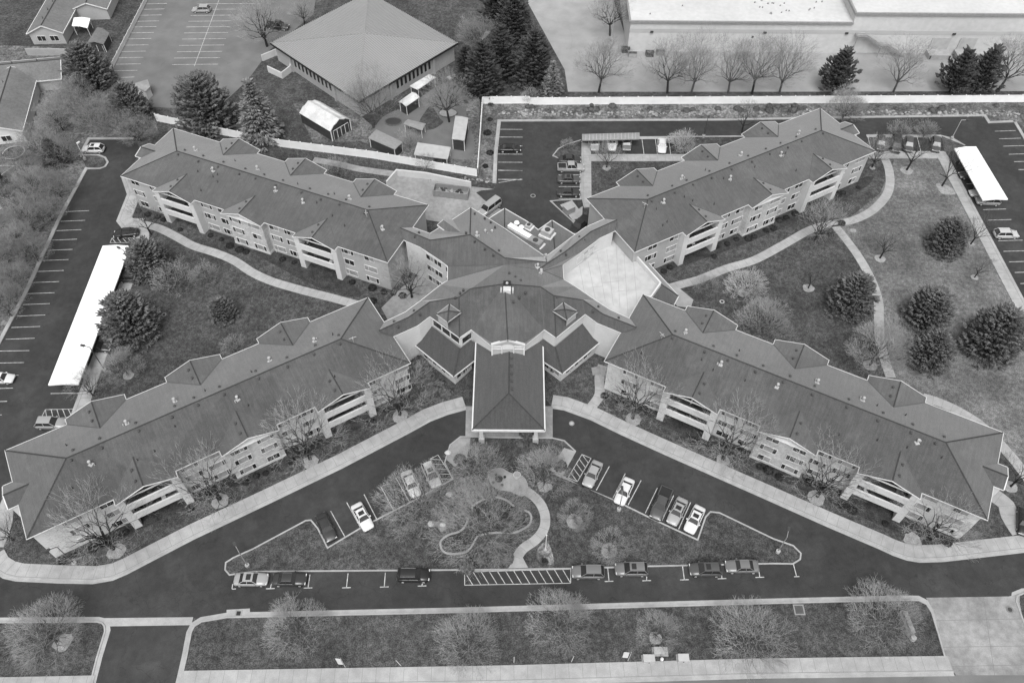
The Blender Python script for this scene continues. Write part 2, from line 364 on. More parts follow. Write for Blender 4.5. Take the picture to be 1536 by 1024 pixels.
# kerbed back lot island and sidewalks
pavement('pavement', [(208, 341), (208, 358), (148, 520), (115, 609), (100, 650)], 2.0, 1, 1.6)
pavement('pavement', [(1300, 229), (1415.5, 229), (1422, 240), (1536, 455), (1700, 760)], 2.0, -1, 1.6)
pavement('pavement', [(873, 215), (873, 300), (876, 312)], 1.9, 1, 1.6)
pavement('pavement', [(872, 233.5), (1040, 233.5)], 1.9, -1, 1.6)
pavement('pavement', [(185, 265), (194, 291), (178, 331), (186, 341), (212, 341)], 2.4, 1, 1.6)
ground('island_lawn', [(830, 233), (838, 224), (850, 217.5), (872, 211), (872, 236), (838, 237)], .1, 'grass')
kerb([(838, 237.5), (830, 234), (838, 224), (850, 217.5), (872, 211)], 1)
ground('island_lawn', [(828, 302), (846, 301), (873, 300), (876, 314), (856, 331)], .1, 'mulch')
ground('pavement', [(840, 308), (858, 301), (868, 314), (874, 310), (873, 328), (858, 330)], .125, 'concrete')
kerb([(873, 300), (846, 301), (827, 302.5), (858, 331), (864, 338)], -1)
ground('island_lawn', [(1412, 204.5), (1447, 219), (1425, 229), (1416, 228)], .09, 'grass')
kerb([(1299.5, 203.5), (1410, 204), (1430, 209), (1447, 219)], 1); kerb([(905, 207), (1130, 205), (1270, 200)], 1)
ground('lawn', [(1000, 206), (1140, 206), (1200, 204), (1180, 230), (1045, 232)], .09, 'grass')
# gravel swale with grass behind UL wing, concrete swale
# paths
def path(px, w, m='concrete', joints=1.5, z=.07, sm=4):
    pts = smooth(W2(px), sm); mb = MB()
    mb.sweep(pts, [(-w/2, 0), (-w/2, z), (w/2, z), (w/2, 0)])
    if joints:
        for x, y, dx, dy in walk(pts, joints): mb.bar((x-dy*w/2, y+dx*w/2, z+.006), (x+dy*w/2, y-dx*w/2, z+.006), .035, .004, 1)
    return struct('path', mb, [m, 'joint'])
path([(1004, 432), (1024, 426), (1050, 419), (1089.6, 403), (1132, 390), (1175.5, 367), (1215, 345), (1247, 336), (1278, 331), (1307, 317), (1328.5, 295), (1335, 274), (1332, 250), (1324, 233)], 1.75)
path([(1252, 338), (1283.7, 379), (1305, 416), (1317, 450), (1318, 479), (1320, 510), (1326, 536), (1336, 566)], 1.7)
path([(1385, 596), (1410, 604), (1440, 618), (1470, 637), (1502, 668), (1536, 709), (1570, 760)], 1.8)
path([(207, 335), (237, 342), (264, 355), (290, 369), (322, 379), (351, 391), (377, 408), (400, 419), (420, 426), (459, 437), (498.7, 447), (528, 455), (555, 462)], 1.75)
path([(879, 626), (886, 612), (899, 592), (899, 566), (904, 548)], 1.6)
path([(470, 240), (505, 246), (540, 254), (590, 261)], 1.7, 'concrete_old')
path([(-6, 820), (6, 790), (10, 760), (26, 725)], 2.2)
path([(1530, 800), (1515, 776), (1509, 757), (1490, 742)], 2.6)
path([(751, 656), (750, 676), (741, 690), (747, 704)], 1.7, 'concrete_old')
path([(786, 735), (801, 745), (813, 760), (818, 778), (815, 795), (803, 810), (786, 822), (777, 834), (772, 850)], 1.45, 'concrete', z=.17)
ground('plaza', [(731, 709), (738, 704), (752, 702), (765, 709), (784, 714), (792, 728), (788, 740), (782, 745), (766, 738), (748, 735), (736, 726)], .175, 'concrete', 3)
ground('plaza', [(770, 842), (784, 836), (792, 851.5), (762, 852.5)], .18, 'concrete')
ground('pavement', [(572, 462), (604, 430), (640, 405), (672, 398), (676, 424), (632, 455), (585, 486)], .05, 'concrete_old')
ground('pavement', [(887, 552), (900, 549), (902, 562), (889, 563)], .1, 'concrete_old')
ground('pavement', [(1002, 425), (1018, 432), (1040, 450), (1036, 462), (1016, 460), (996, 440)], .1, 'concrete')
# concrete edging of the garden bed
ring = smooth(W2([(742, 746), (722, 751), (706, 764), (700, 785), (690, 797), (672, 803), (661, 813), (664, 826), (676, 831), (696, 829), (706, 822), (716, 806), (728, 801), (750, 799), (772, 799), (792, 789), (797, 777), (792, 768), (775, 763), (760, 751)]), 4, True)
mb = MB(); mb.sweep(ring, [(-.14, .1), (-.14, .24), (.14, .24), (.14, .1)], True); struct('garden_edging', mb, 'concrete')
mb = MB(); mb.flat(ring, .112); struct('garden_bed', mb, 'mulch')
ground('dirt_patch', [(705, 828), (735, 812), (765, 822), (760, 842), (720, 846)], .114, 'scrub', 4)
ground('mulch_bed', [(620, 745), (690, 715), (730, 725), (738, 745), (705, 760), (690, 790), (655, 812), (640, 800), (650, 770)], .112, 'scrub', 4)
ground('mulch_bed', [(808, 842), (806, 825), (818, 812), (826, 822), (830, 846)], .112, 'scrub', 4)
# ---- painted markings
mk = MB()
def line(a, b, w=.12, z=.034): mk.bar(P3(a[0], a[1], z), P3(b[0], b[1], z), w, .006)
for a, b in (((496, 766), (517, 804)), ((520, 753), (541, 791)), ((546, 741), (565, 778)), ((571, 729), (591, 766)), ((593.6, 716), (614.7, 753)), ((617, 704), (637, 742)),
             ((914, 699), (894.5, 734.7)), ((938, 709.6), (919.5, 746.5)), ((961.7, 720), (942, 757)), ((986, 731.5), (968, 769)), ((1010.5, 742.6), (993, 780)), ((1036, 753), (1018, 793))): line(a, b)
def hatch(q, n, z=.034):
    """outlined box with slanted stripes; q: four corners, stripes run from side 01 to side 32"""
    for i in range(4): line(q[i], q[(i+1) % 4], .1, z)
    L = lambda a, b, t: (a[0]+(b[0]-a[0])*t, a[1]+(b[1]-a[1])*t)
    for i in range(n): line(L(q[0], q[1], i/n), L(q[3], q[2], (i+1)/n), .1, z)
hatch([(645, 688), (666, 725), (680, 718), (657, 682)], 5); hatch([(873, 681), (852, 716), (866, 722), (886.6, 687)], 5)
hatch([(697, 857), (856, 853), (856, 874), (697, 877)], 13)
hatch([(168, 357), (207, 357), (207, 364), (165, 364)], 5); hatch([(68, 614), (111, 613), (108, 625), (61, 628)], 5)
for x, y, x2, y2, h in ((349, 875, 348, 882.5, 0), (407, 875, 405.6, 882, 6.5), (465, 861, 462, 881, 6.5), (522, 859.5, 519.7, 880.6, 6.5), (578, 858, 576.4, 879.5, 6.5), (634, 871, 633, 878, 6.5),
                        (911.6, 851.6, 913.5, 871, 6.5), (970, 864, 970, 870, 6.5), (1023.7, 847.6, 1026.5, 868.7, 6.5), (1081, 846, 1083, 867, 6.5), (1137, 846, 1139.7, 865, 6.5), (1190, 845, 1195, 864, 4)):
    line((x, y), (x2, y2))
    line((x2-h, y2+.4), (x2+(h or 6), y2), .12)
for zy, xa, xb in ((250, 372, 507), (305, 345, 485), (358, 320, 463), (412, 297, 438), (470, 270, 413), (528, 242, 389), (590, 212, 363), (653, 182, 337), (716, 155, 310), (778, 130, 283), (843, 98, 257), (908, 65, 228), (975, 32, 197)):
    line((xa/K, 250+zy/K+1.6), (xb/K, 250+zy/K), .11)
for zy, xa, xb in ((97, -60, 167), (165, -60, 137), (237, -60, 105), (310, -60, 73), (385, -60, 40), (462, -60, 10)): line((xa/K, 500+zy/K+1), (xb/K, 500+zy/K), .11)
for a, b in (((288, 341), (470, 338)),): line((a[0]/K, 500+a[1]/K), (b[0]/K, 500+b[1]/K))
for zy in (503, 557, 612, 668, 930, 998): line((700/K if zy < 700 else 540/K, 250+zy/K), (760/K if zy < 700 else 600/K, 250+zy/K))
for zy in (736, 780, 830, 877, 923, 970, 1020): line((747, zy/K), (760+90/K, zy/K+.2))
for zy in (20, 73): line((747, 250+zy/K), (782, 250+zy/K+.6))
line((748, 274), (782, 268.5))
for y in (232, 247.5, 262.5, 280, 298): line((838, y), (872, y))
for x in (963, 983, 1003): line((x, 209), (x+3, 231))
for zx in (640, 700, 770, 840, 920, 990): line((1136+zx/K-3, 205), (1136+zx/K+3, 228))
for zy, xa, xb in ((745, 1350, 1470), (788, 1375, 1500), (830, 1400, 1525), (876, 1430, 1560), (918, 1460, 1590), (964, 1488, 1620)): line((1136+xa/K, zy/K+.6), (1136+xb/K, zy/K-.4))
for zy, xa, xb in ((15, 1485, 1640), (97, 1190, 1235), (243, 1285, 1415), (303, 1310, 1445), (420, 1370, 1510), (480, 1400, 1540), (540, 1432, 1570), (600, 1465, 1600), (663, 1497, 1640), (730, 1520, 1680)): line((1136+xa/K, 250+zy/K+.4), (1136+xb/K, 250+zy/K-.6))
# church car park
for zy, xa, xb in ((22, 833, 950), (53, 815, 937), (87, 795, 920), (121, 780, 905), (153, 760, 890), (187, 745, 875), (221, 725, 860), (257, 707, 845), (293, 692, 830), (328, 675, 815), (365, 660, 800), (402, 650, 782), (440, 688, 765)): line((xa/K, zy/K+.4), (xb/K, zy/K-.3), .13)
for zy, xa, xb in ((22, 1120, 1480), (54, 1100, 1340), (88, 1085, 1328), (121, 1072, 1315), (153, 1060, 1312), (187, 1048, 1298), (222, 1035, 1285), (258, 1020, 1275), (294, 1007, 1263), (330, 990, 1252), (367, 978, 1240)): line((xa/K, zy/K+.4), (xb/K, zy/K-.3), .13)
line((1105/K, 378/K), (1246/K, 0), .12)
struct('road_markings', mk, 'paint_line')
# mulch rings and bare earth patches at the feet of trees
mb = MB(); mp = MB()
def ringp(b, x, y, r, z):
    c = P(x, y); n = 14; b.flat([(c[0]+r*math.cos(2*math.pi*k/n)*R0.uniform(.85, 1.1), c[1]+r*math.sin(2*math.pi*k/n)*R0.uniform(.85, 1.1)) for k in range(n)], z)
for x, y, r in ((175, 827, 1.3), (330, 751, 1.3), (466, 693, 1.3), (600, 624, 1.3), (950, 629, 1.3), (1084, 690, 1.1), (1224, 747, 1.3), (1369, 810, 1.3), (94, 963, 1.3), (192.5, 563, .95), (1320, 388, 1), (1212.5, 432, 1.1), (1114, 440, .9), (1360, 256, 1.3), (1308.7, 252, .6), (1456, 366, .7), (1461.6, 416, .7), (1279.7, 346, .6), (1421, 524, .9), (1305, 548, 1.2), (1515, 730, 1.1), (910, 252, .9), (862, 229, .8)): ringp(mb, x, y, r, .03 if y < 600 or True else .12)
for x, y, r in ((816.6, 729, 1.15), (861, 782, 1.2), (913, 826, 1.2), (660, 790, .9), (665, 782, .5), (983, 957, .9)): ringp(mb, x, y, r, .135)
struct('mulch_rings', mb, 'mulch_pale')
for x, y, r in ((1271, 470, 2.6), (1388, 546, 2.4), (1480, 532, 3.0), (1384, 488, 2.2), (337, 478, 1.6), (206, 505, 3), (230, 411, 2)):
    mb = MB(); ringp(mb, x, y, r, .024); struct('mulch_bed', mb, 'scrub')
ground('mulch_bed', [(1404, 276), (1414, 276), (1434, 286), (1430, 292), (1412, 290)], .03, 'mulch_pale', 3)
ground('mulch_bed', [(1390, 362), (1395, 361), (1410, 374), (1428, 376), (1418, 384), (1402, 381), (1391, 372)], .03, 'concrete_old', 3)
ground('mulch_bed', [(1416, 500), (1424, 497), (1436, 502), (1436, 515), (1422, 520)], .026, 'scrub', 3)
for px in ([(300, 340), (340, 358), (420, 402), (480, 432), (540, 446), (520, 420), (400, 370)], [(1000, 405), (1120, 365), (1240, 310), (1300, 280), (1300, 265), (1190, 312), (1010, 385)],
           [(120, 835), (250, 775), (420, 700), (600, 612), (610, 600), (400, 690), (200, 780), (90, 830)], [(925, 590), (1000, 640), (1150, 710), (1390, 815), (1440, 800), (1260, 735), (1060, 650), (930, 580)]):
    ground('mulch_bed', px, .02, 'mulch', 3)
# ================================================================ MAIN BUILDING
BLD = empty('apartment_building', (0, 92, 0), 'huge X-shaped apartment building with four long shingled wings and an entrance canopy', 'building')
EH, RH, HL, HW, SL = 8.0, 10.6, 28.65, 7.9, .329
WINGS = {  # centre, angle, front gables, back gables, sign of the inner end
 'LL': ((-44.517, 67.272), 31.3026, (-12.9, 2.2, 17.0), (-15.7, -.8, 14.0), 1),
 'LR': ((43.644, 69.765), -27.6838, (-14.0, .95, 15.6), (-16.8, -1.85, 13.1), -1),
 'UL': ((-45.113, 115.335), -22.595, (-16.1, -.9, 14.4), (-13.1, 2.0, 17.1), 1),
 'UR': ((42.504, 120.896), 29.3916, (-13.9, 1.1, 15.8), (-16.9, -1.7, 13.2), -1)}
def window_mesh(w, h, panes, name):
    """frame ring proud of the wall, glass or blind panes behind; faces -y"""
    b = MB(); t = .09
    for x0, x1, z0, z1 in ((-w/2-t, w/2+t, h/2, h/2+t), (-w/2-t, w/2+t, -h/2-t, -h/2), (-w/2-t, -w/2, -h/2, h/2), (w/2, w/2+t, -h/2, h/2)): b.box(x0, x1, -.1, .05, z0, z1, 0)
    x = -w/2
    for i, (pw, k) in enumerate(panes):
        x1 = x+pw*w; b.poly([(x+.03, -.03, -h/2), (x1-.03, -.03, -h/2), (x1-.03, -.03, h/2), (x+.03, -.03, h/2)], k)
        if i: b.box(x-.04, x+.04, -.08, 0, -h/2, h/2, 0)
        x = x1
    return b.mesh(name, ['white', 'glass', 'blind'])
G, B = 1, 2
WIN = [window_mesh(2.5, 1.25, ((.22, G), (.56, B), (.22, G)), 'window'), window_mesh(2.5, 1.25, ((.22, G), (.34, G), (.22, B), (.22, G)), 'window'),
       window_mesh(1.9, 1.25, ((.5, G), (.5, B)), 'window'), window_mesh(1.9, 1.25, ((.5, G), (.5, G)), 'window'), window_mesh(2.5, 1.25, ((.3, B), (.7, B)), 'window')]
WSM = window_mesh(.85, 1.2, ((1, G),), 'narrow_window')
WIN_N = [0]
def put_window(par, u, v, z, rot, rng, small=False):
    if small: return ob('narrow_window', WSM, par, (u, v, z), rot)
    ob('window', WIN[rng.choice((0, 0, 0, 1, 1, 2, 2, 3, 4))], par, (u, v, z), rot); WIN_N[0] += 1
AIR = MB(); AIR.box(-.45, .45, -.12, .02, -.2, .2, 0); AIRM = AIR.mesh('air_conditioner', ['pale_metal'])
def vent_mesh():
    b = MB(); b.box(-.17, .17, -.17, .17, -.12, .03, 0); b.tube((0, 0, .0), (0, 0, .2), .12, .12, 8, 0, False); b.dome((0, 0, .17), .21, .21, .15, 0, 9, 3)
    return b.mesh('roof_vent', ['dgrey'])
VENT = vent_mesh()
b = MB(); b.tube((0, 0, -.1), (0, 0, .5), .06, .06, 6, 0); b.tube((0, 0, -.1), (0, 0, .08), .17, .1, 8, 0, False); PIPE = b.mesh('vent_pipe', ['dgrey'])
b = MB(); b.tube((0, 0, -.1), (0, 0, .8), .12, .12, 8, 0); b.tube((0, 0, .72), (0, 0, .9), .24, .2, 8, 0); b.tube((.5, .1, -.1), (.5, .1, .4), .09, .09, 6, 0); b.box(-.3, .3, -.3, .3, -.1, .06, 0); FLUE = b.mesh('flue_pipe', ['pale_metal'])
b = MB(); b.tube((0, 0, -.1), (0, 0, 1.1), .04, .04, 5, 0); b.bar((-.6, 0, 1.1), (.6, .15, 1.12), .08, .06, 0); b.bar((0, -.3, .95), (0, .4, .98), .07, .05, 0); ANT = b.mesh('roof_antenna', ['pale_metal'])
def gable(b, uc, sgn, hw=4.3, vf=9.0, deep=False):
    """cross gable roof planes with rake boards; sgn -1 front, +1 back"""
    gz = EH+hw*SL; va = HW-hw
    L = (uc-hw, sgn*vf, EH); T = (uc, sgn*vf, gz); A = (uc, sgn*va, gz); LV = (uc-hw, sgn*HW, EH); Rr = (uc+hw, sgn*vf, EH); RV = (uc+hw, sgn*HW, EH)
    b.poly([L, T, A, LV] if sgn < 0 else [T, L, LV, A], 0); b.poly([T, Rr, RV, A] if sgn < 0 else [Rr, T, A, RV], 0)
    e = .02
    for a, c in ((L, T), (T, Rr)): b.bar((a[0], a[1]+sgn*.05, a[2]+e), (c[0], c[1]+sgn*.05, c[2]+e), .08, .15, 2)
    for a, c in ((L, LV), (Rr, RV)):
        s = -1 if a is L else 1; b.bar((a[0]+s*.06, a[1]+sgn*.1, a[2]+e), (c[0]+s*.06, c[1]-sgn*.0, c[2]+e), .08, .13, 2)
    b.bar((T[0], T[1]-sgn*.1, gz+.05), (A[0], A[1], gz+.04), .18, .04, 1)
    for q in (L, Rr):
        vq = (q[0], sgn*HW, EH+.03); b.bar((vq[0], vq[1], vq[2]+.02), (A[0], A[1], A[2]+.04), .16, .03, 3)
    # gable wall and soffit
    gw = vf-(1.9 if deep else .6); b.poly([(uc-hw+.3, sgn*gw, EH-.25), (uc+hw-.3, sgn*gw, EH-.25), (uc+hw-.3, sgn*gw, EH+.05), (uc, sgn*gw, gz-.1), (uc-hw+.3, sgn*gw, EH+.05)], 4 if deep or sgn > 0 else 5)
    if not deep: b.poly([(uc-hw, sgn*vf, EH-.22), (uc+hw, sgn*vf, EH-.22), (uc+hw, sgn*HW, EH-.22), (uc-hw, sgn*HW, EH-.22)], 2)
BAL_BUSH = []
def wing(key):
    (cx, cy), ang, gf, gb, inner = WINGS[key]; rot = math.radians(ang); rng = random.Random(key)
    base = Vector((cx, cy-92, 0))
    # ---- wall body with recessed balcony bays
    fp = [(-28.2, 7.3), (-28.2, -7.3)]
    for uc in (gf[0], gf[2]): fp += [(uc-3.3, -7.3), (uc-3.3, -4.7), (uc+3.3, -4.7), (uc+3.3, -7.3)]
    fp += [(28.2, -7.3), (28.2, 7.3)]
    body = 'siding_mid' if key in ('UL', 'UR') else 'siding'
    b = MB(); b.prism(fp, -.2, EH-.12, 0)
    if key in ('LL', 'LR'):   # brick ends of the street wings: separate skins standing proud
        pass
    wall = b.build('wing_wall', [body], BLD, False, base, rot)
    # ---- roof
    b = MB(); r = HL-HW
    SW, SE, NE, NW = (-HL, -HW, EH), (HL, -HW, EH), (HL, HW, EH), (-HL, HW, EH); RA, RB = (-r, 0, RH), (r, 0, RH)
    for q in ([SW, SE, RB, RA], [SE, NE, RB], [NE, NW, RA, RB], [NW, SW, RA]): b.poly(q, 0)
    for a, c in ((RA, RB), (SW, RA), (NW, RA), (SE, RB), (NE, RB)):
        b.bar((a[0], a[1], a[2]+.06), (c[0], c[1], c[2]+.04), .2, .04, 1)
    b.poly([(-HL, -HW, EH-.2), (-HL, HW, EH-.2), (HL, HW, EH-.2), (HL, -HW, EH-.2)], 2)
    def eave(u0, u1, v): b.bar((u0, v+math.copysign(.06, v), EH+.02), (u1, v+math.copysign(.06, v), EH+.02), .08, .14, 2)
    for gs, v in ((gf, -HW), (gb, HW)):
        u = -HL
        for uc in gs: eave(u, uc-4.3, v); u = uc+4.3
        eave(u, HL, v)
    for s in (-1, 1):
        b.bar((s*(HL+.06), -HW-.1, EH+.02), (s*(HL+.06), HW+.1, EH+.02), .08, .14, 2)
    for i, uc in enumerate(gf): gable(b, uc, -1, deep=i != 1)
    for uc in gb: gable(b, uc, 1)
    # entrance gable at the outer end
    s = -inner; x0, x1 = s*HL, s*(HL+1.35); zt = EH+2.05*SL; xa = s*(HL-2.05)
    b.poly([(x1, -2.05, EH), (x1, 0, zt), (xa, 0, zt), (x0, -2.05, EH)], 0); b.poly([(x1, 0, zt), (x1, 2.05, EH), (x0, 2.05, EH), (xa, 0, zt)], 0)
    for q in (-1, 1): b.bar((x1+s*.05, q*2.05, EH+.02), (x1+s*.05, 0, zt+.02), .14, .25, 2); b.bar((x0, q*2.1, EH+.02), (x1, q*2.1, EH+.02), .08, .13, 2)
    b.bar((x1, 0, zt+.05), (xa, 0, zt+.05), .24, .05, 1)
    b.poly([(x1-s*.2, -1.9, EH-.2), (x1-s*.2, 1.9, EH-.2), (x1-s*.2, 0, zt-.1)], 4)
    roof = b.build('roof', ['shingle', 'ridge', 'white', 'valley', body, 'brick'], BLD, False, base, rot)
    # ---- vents on the roof
    def rz(u, v): return min(EH+(HW-abs(v))*SL, EH+(HL-abs(u))*SL)
    def ongable(u, v, gs, sg):
        for uc in gs:
            if v*sg > 0 and abs(u-uc) < 4.3: return max(rz(u, v), EH+(4.3-abs(u-uc))*SL if abs(v) > 3.6 else 0)
        return rz(u, v)
    for i in range(10):
        u = -20+i*4.45+rng.uniform(-.6, .6)
        ob('roof_vent', VENT, roof, (u, -.75 if i % 2 else -.6, rz(u, .7))); ob('roof_vent', VENT, roof, (u+rng.uniform(-.3, 1), 1.1, rz(u, 1.1)))
    for uc in gf: ob('roof_vent', VENT, roof, (uc-.75*inner, -7.6, EH+3.55*SL)); ob('roof_vent', VENT, roof, (uc-.75*inner, -5.6, EH+3.55*SL))
    for uc in gb: ob('roof_vent', VENT, roof, (uc-.75, 7.4, EH+3.55*SL)); ob('roof_vent', VENT, roof, (uc-.75, 5.6, EH+3.55*SL))
    for i in range(11):
        u = rng.uniform(-24, 24); v = rng.choice((rng.uniform(-6, -1.5), rng.uniform(-3.5, -1.2), rng.uniform(1.3, 3))); ob('vent_pipe', PIPE, roof, (u, v, ongable(u, v, gf if v < 0 else gb, math.copysign(1, v))))
    for i in range(6):
        u = -18+i*7+rng.uniform(-2, 2); v = rng.choice((-1.6, 1.8, 2.2, -2.2)); ob('flue_pipe', FLUE, roof, (u, v, rz(u, v)), rng.uniform(0, 6))
    ob('roof_antenna', ANT, roof, (inner*rng.uniform(20, 23), -1.2, rz(21.5, 1.2)), rng.uniform(0, 3))
    # ---- front bays
    for i, uc in enumerate(gf):
        b = MB()
        if i == 1:
            b.prism([(uc-3.9, -7.28), (uc-3.9, -8.4), (uc+3.9, -8.4), (uc+3.9, -7.28)], -.2, EH-.2, 0)
            b.prism([(uc-3.95, -7.28), (uc-3.95, -8.46), (uc+3.95, -8.46), (uc+3.95, -7.28)], -.2, .55, 1)
            bay = b.build('brick_bay', ['brick', 'stucco'], BLD, False, base, rot)
            for z in (1.25, 4.0, 6.75):
                put_window(bay, uc-1.95, -8.4, z, 0, rng); put_window(bay, uc+2.1, -8.4, z, 0, rng)
                if rng.random() < .6: ob('air_conditioner', AIRM, bay, (uc-1.95, -8.4, z-.95))
            b = MB(); n = 14; b.poly([(uc+.55*math.cos(2*math.pi*k/n), -8.5, EH+.55+.34*math.sin(2*math.pi*k/n)) for k in range(n)], 0)
            b.poly([(uc+.62*math.cos(2*math.pi*k/n), -8.47, EH+.55+.4*math.sin(2*math.pi*k/n)) for k in range(n)], 0)
            b.build('gable_vent', ['white'], bay, False, (0, 0, 0))
        else:
            for s_ in (-1, 1): b.box(uc+s_*3.85-.55, uc+s_*3.85+.55, -8.75, -7.28, -.2, EH-.2, 0)
            b.box(uc-3.3, uc+3.3, -8.55, -4.72, 2.5, 2.75, 0); b.box(uc-3.3, uc+3.3, -8.55, -4.72, 5.2, 5.45, 0)
            b.box(uc-3.3, uc+3.3, -8.6, -8.45, 7.62, EH-.2, 0)
            for s_ in (-1, 1): b.box(uc+s_*3.28-.05, uc+s_*3.28+.05, -7.2, -4.72, 0, EH-.25, 2)  # darker skins on the recess sides, shade put into their colour
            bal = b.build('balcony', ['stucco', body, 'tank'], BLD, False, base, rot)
            for z0, z1 in ((2.35, 3.65), (5.05, 6.3)):
                q = MB(); q.box(uc-3.3, uc+3.3, -8.82, -8.6, z0, z1, 0); q.box(uc-3.3, uc+3.3, -8.86, -8.57, z1, z1+.08, 1); q.build('parapet', ['stucco', 'white'], bal, False, (0, 0, 0))
            for z in (1.15, 3.9, 6.6):
                q = MB()
                q.box(uc-3.28, uc+3.28, -4.78, -4.7, z-1.1, z+1.05, 0)  # door glass widened over the whole back wall, standing in for recess shade
                for k in range(5): q.box(uc-3.28+k*1.64-.05, uc-3.28+k*1.64+.05, -4.82, -4.7, z-1.1, z+1.05, 1)
                q.build('darkened_patio_door', ['glass', 'white'], bal, False, (0, 0, 0))
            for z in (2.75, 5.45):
                q = MB(); q.box(uc-3.28, uc+3.28, -8.5, -4.8, z, z+.02, 0); q.build('darkened_deck', ['dgrey'], bal, False, (0, 0, 0))  # dark sheet over the slab paints in the shade inside the balcony
            for fl, z in ((0, 2.75), (1, 5.45)):
                for k in range(rng.randint(2, 4)):
                    q = MB(); x = rng.uniform(-2.7, 2.7); g = rng.choice(('dgrey', 'black', 'wood', 'white', 'dgrey')); y = rng.uniform(-7.9, -7.2)
                    q.box(uc+x-.3, uc+x+.3, y-.28, y+.28, z+.38, z+.48, 0); q.box(uc+x-.3, uc+x+.3, y+.22, y+.3, z+.48, z+1.0, 0)
                    for e1 in (-.25, .25):
                        for e2 in (-.25, .25): q.tube((uc+x+e1, y+e2, z), (uc+x+e1, y+e2, z+.4), .03, .03, 4)
                    c = q.build('patio_chair', [g], bal, False, (0, 0, 0))
    # ---- windows on the long front, then the ends
    e0, e3 = gf[0]-3.9, gf[2]+3.9
    cols = [(e0-1.7, 0), (e0-6.4, 0)]
    for a, c in ((gf[0]+4.4, gf[1]-3.9), (gf[1]+3.9, gf[2]-4.4)): m_ = (a+c)/2; cols += [(m_-1.75, 0), (m_+1.75, 0)]
    cols += [(e3+1.8, 0)]
    if 28.2-e3 > 6.4: cols += [(e3+6.2, 0)]
    else: cols += [(e3+5.2, 1)]
    for u, sm in cols:
        for z in (1.25, 4.0, 6.75): put_window(wall, u, -7.3, z, 0, rng, sm)
    ends = (math.pi/2,) if inner < 0 else (-math.pi/2,)
    for z in (1.25, 4.0, 6.75):
        for v in (-4.6, 4.6): ob('end_window', WIN[3], wall, (-inner*28.2, v, z), ends[0])
    for s_ in (1,):
        for gc in gb:
            b = MB(); b.prism([(gc-3.9, 7.28), (gc+3.9, 7.28), (gc+3.9, 8.4), (gc-3.9, 8.4)], -.2, EH-.2, 0)
            b.build('rear_bay', [body], BLD, False, base, rot)
    for u in [gc+s_*4.55 for gc in gf for s_ in (-1, 1)]:
        q = MB(); q.tube((u, -7.38, 0), (u, -7.38, EH-.2), .05, None, 5, 0, False); q.build('downpipe', ['white'], wall, False, (0, 0, 0))
    b = MB()   # entrance porch at the outer end
    xx = -inner
    for q in (-1, 1): b.box(min(xx*28.15, xx*29.7), max(xx*28.15, xx*29.7), q*1.75-.15, q*1.75+.15, -.2, EH-.2, 0)
    b.box(min(xx*28.15, xx*28.4), max(xx*28.15, xx*28.4), -1.6, 1.6, 0, EH-.2, 1)
    b.build('entrance_porch', ['white', 'glass'], BLD, False, base, rot)
for k in WINGS: wing(k)
# ---------------------------------------------------------------- the centre, surveyed corner by corner: (px, py, height)
V = lambda *p: P3(*p)
pA, pV, pS1 = (757, 387, 11.2), (757, 397, 10.6), (757, 426, 11.4)
N0, N1, NA = (645.5, 360.4, 9.4), (705, 352.2, 10.8), (600.3, 342, 9.4)
E1, E0, EC = (820.4, 393.4, 10.7), (808.8, 403.5, 10.8), (815.6, 406, 10.6)
q1, q2, q3 = (848, 377.5, 10), (886.7, 347.4, 9.6), (925.7, 329.7, 9.6)
S0, S00, SL0, SL1, SL2 = (706.3, 433, 11.2), (688.5, 446, 10.4), (644.8, 452.8, 9.4), (612.6, 476, 9.4), (568.2, 496, 9.4)
T0, T00, TL0, TL1, TL2 = (810.8, 430.3, 11.2), (830.7, 443.6, 10.4), (874.4, 450, 9.4), (904.5, 471.3, 9.4), (955, 491, 9.4)
PK = (761.7, 509.5, 10.3)
b = MB()
def rp(pts, m=0): b.poly([V(*p) for p in pts], m)
EA = [(605.8, 360.4, 8), (628.4, 370, 8), (658.4, 389.8, 8), (671.4, 399.4, 8), (671.4, 420.6, 8), (661, 427, 8), (631, 450.8, 8), (607.9, 467.9, 8), (576.4, 482.6, 8)]
EN = [(618.8, 340.9, 8), (644.8, 350.2, 8), (678.3, 329.6, 8), (706.3, 311.2, 8), (756.9, 342.6, 8), (818.4, 385, 8), (862, 352.2, 8), (878.5, 340.6, 8), (906.6, 328.3, 8)]
EE = [(922.3, 346.7, 8), (900, 357, 8), (873, 377.5, 8), (844.3, 397.3, 8), (845.7, 419, 8), (863.5, 430, 8), (895, 451.4, 8), (914.8, 464.4, 8), (945.5, 478, 8)]
ESL = [(590, 505, 8), (626, 488.8, 8), (644.8, 474.7, 8), (689.2, 506.8, 8), (706.9, 494.5, 8), (737.7, 519.1, 8)]
ESR = [(931.9, 499.5, 8), (895.8, 484.6, 8), (877.8, 471.3, 8), (834, 506.8, 8), (816.3, 494.5, 8), (786.9, 518.6, 8)]
PL, PR = (737.9, 514.6, 8.9), (786.4, 514.6, 8.9)
rp([NA, EA[0], EA[1], N0]); rp([N0, EA[1], EA[2], EA[3], N1]); rp([N1, EA[3], pV, pA]); rp([EA[3], EA[4], pV])
rp([NA, N0, EN[1], EN[0]]); rp([N0, N1, EN[3], EN[2], EN[1]]); rp([N1, pA, E1, EN[5], EN[4], EN[3]])
rp([E1, q1, EN[6], EN[5]]); rp([q1, q2, EN[7], EN[6]]); rp([q2, q3, EN[8], EN[7]])
rp([E0, EC, EE[3], EE[2], q1]); rp([q1, EE[2], EE[1], q2]); rp([q2, EE[1], EE[0], q3]); rp([E1, E0, q1]); rp([EC, EE[4], EE[3]])
rp([pA, pV, EC, E0, E1])
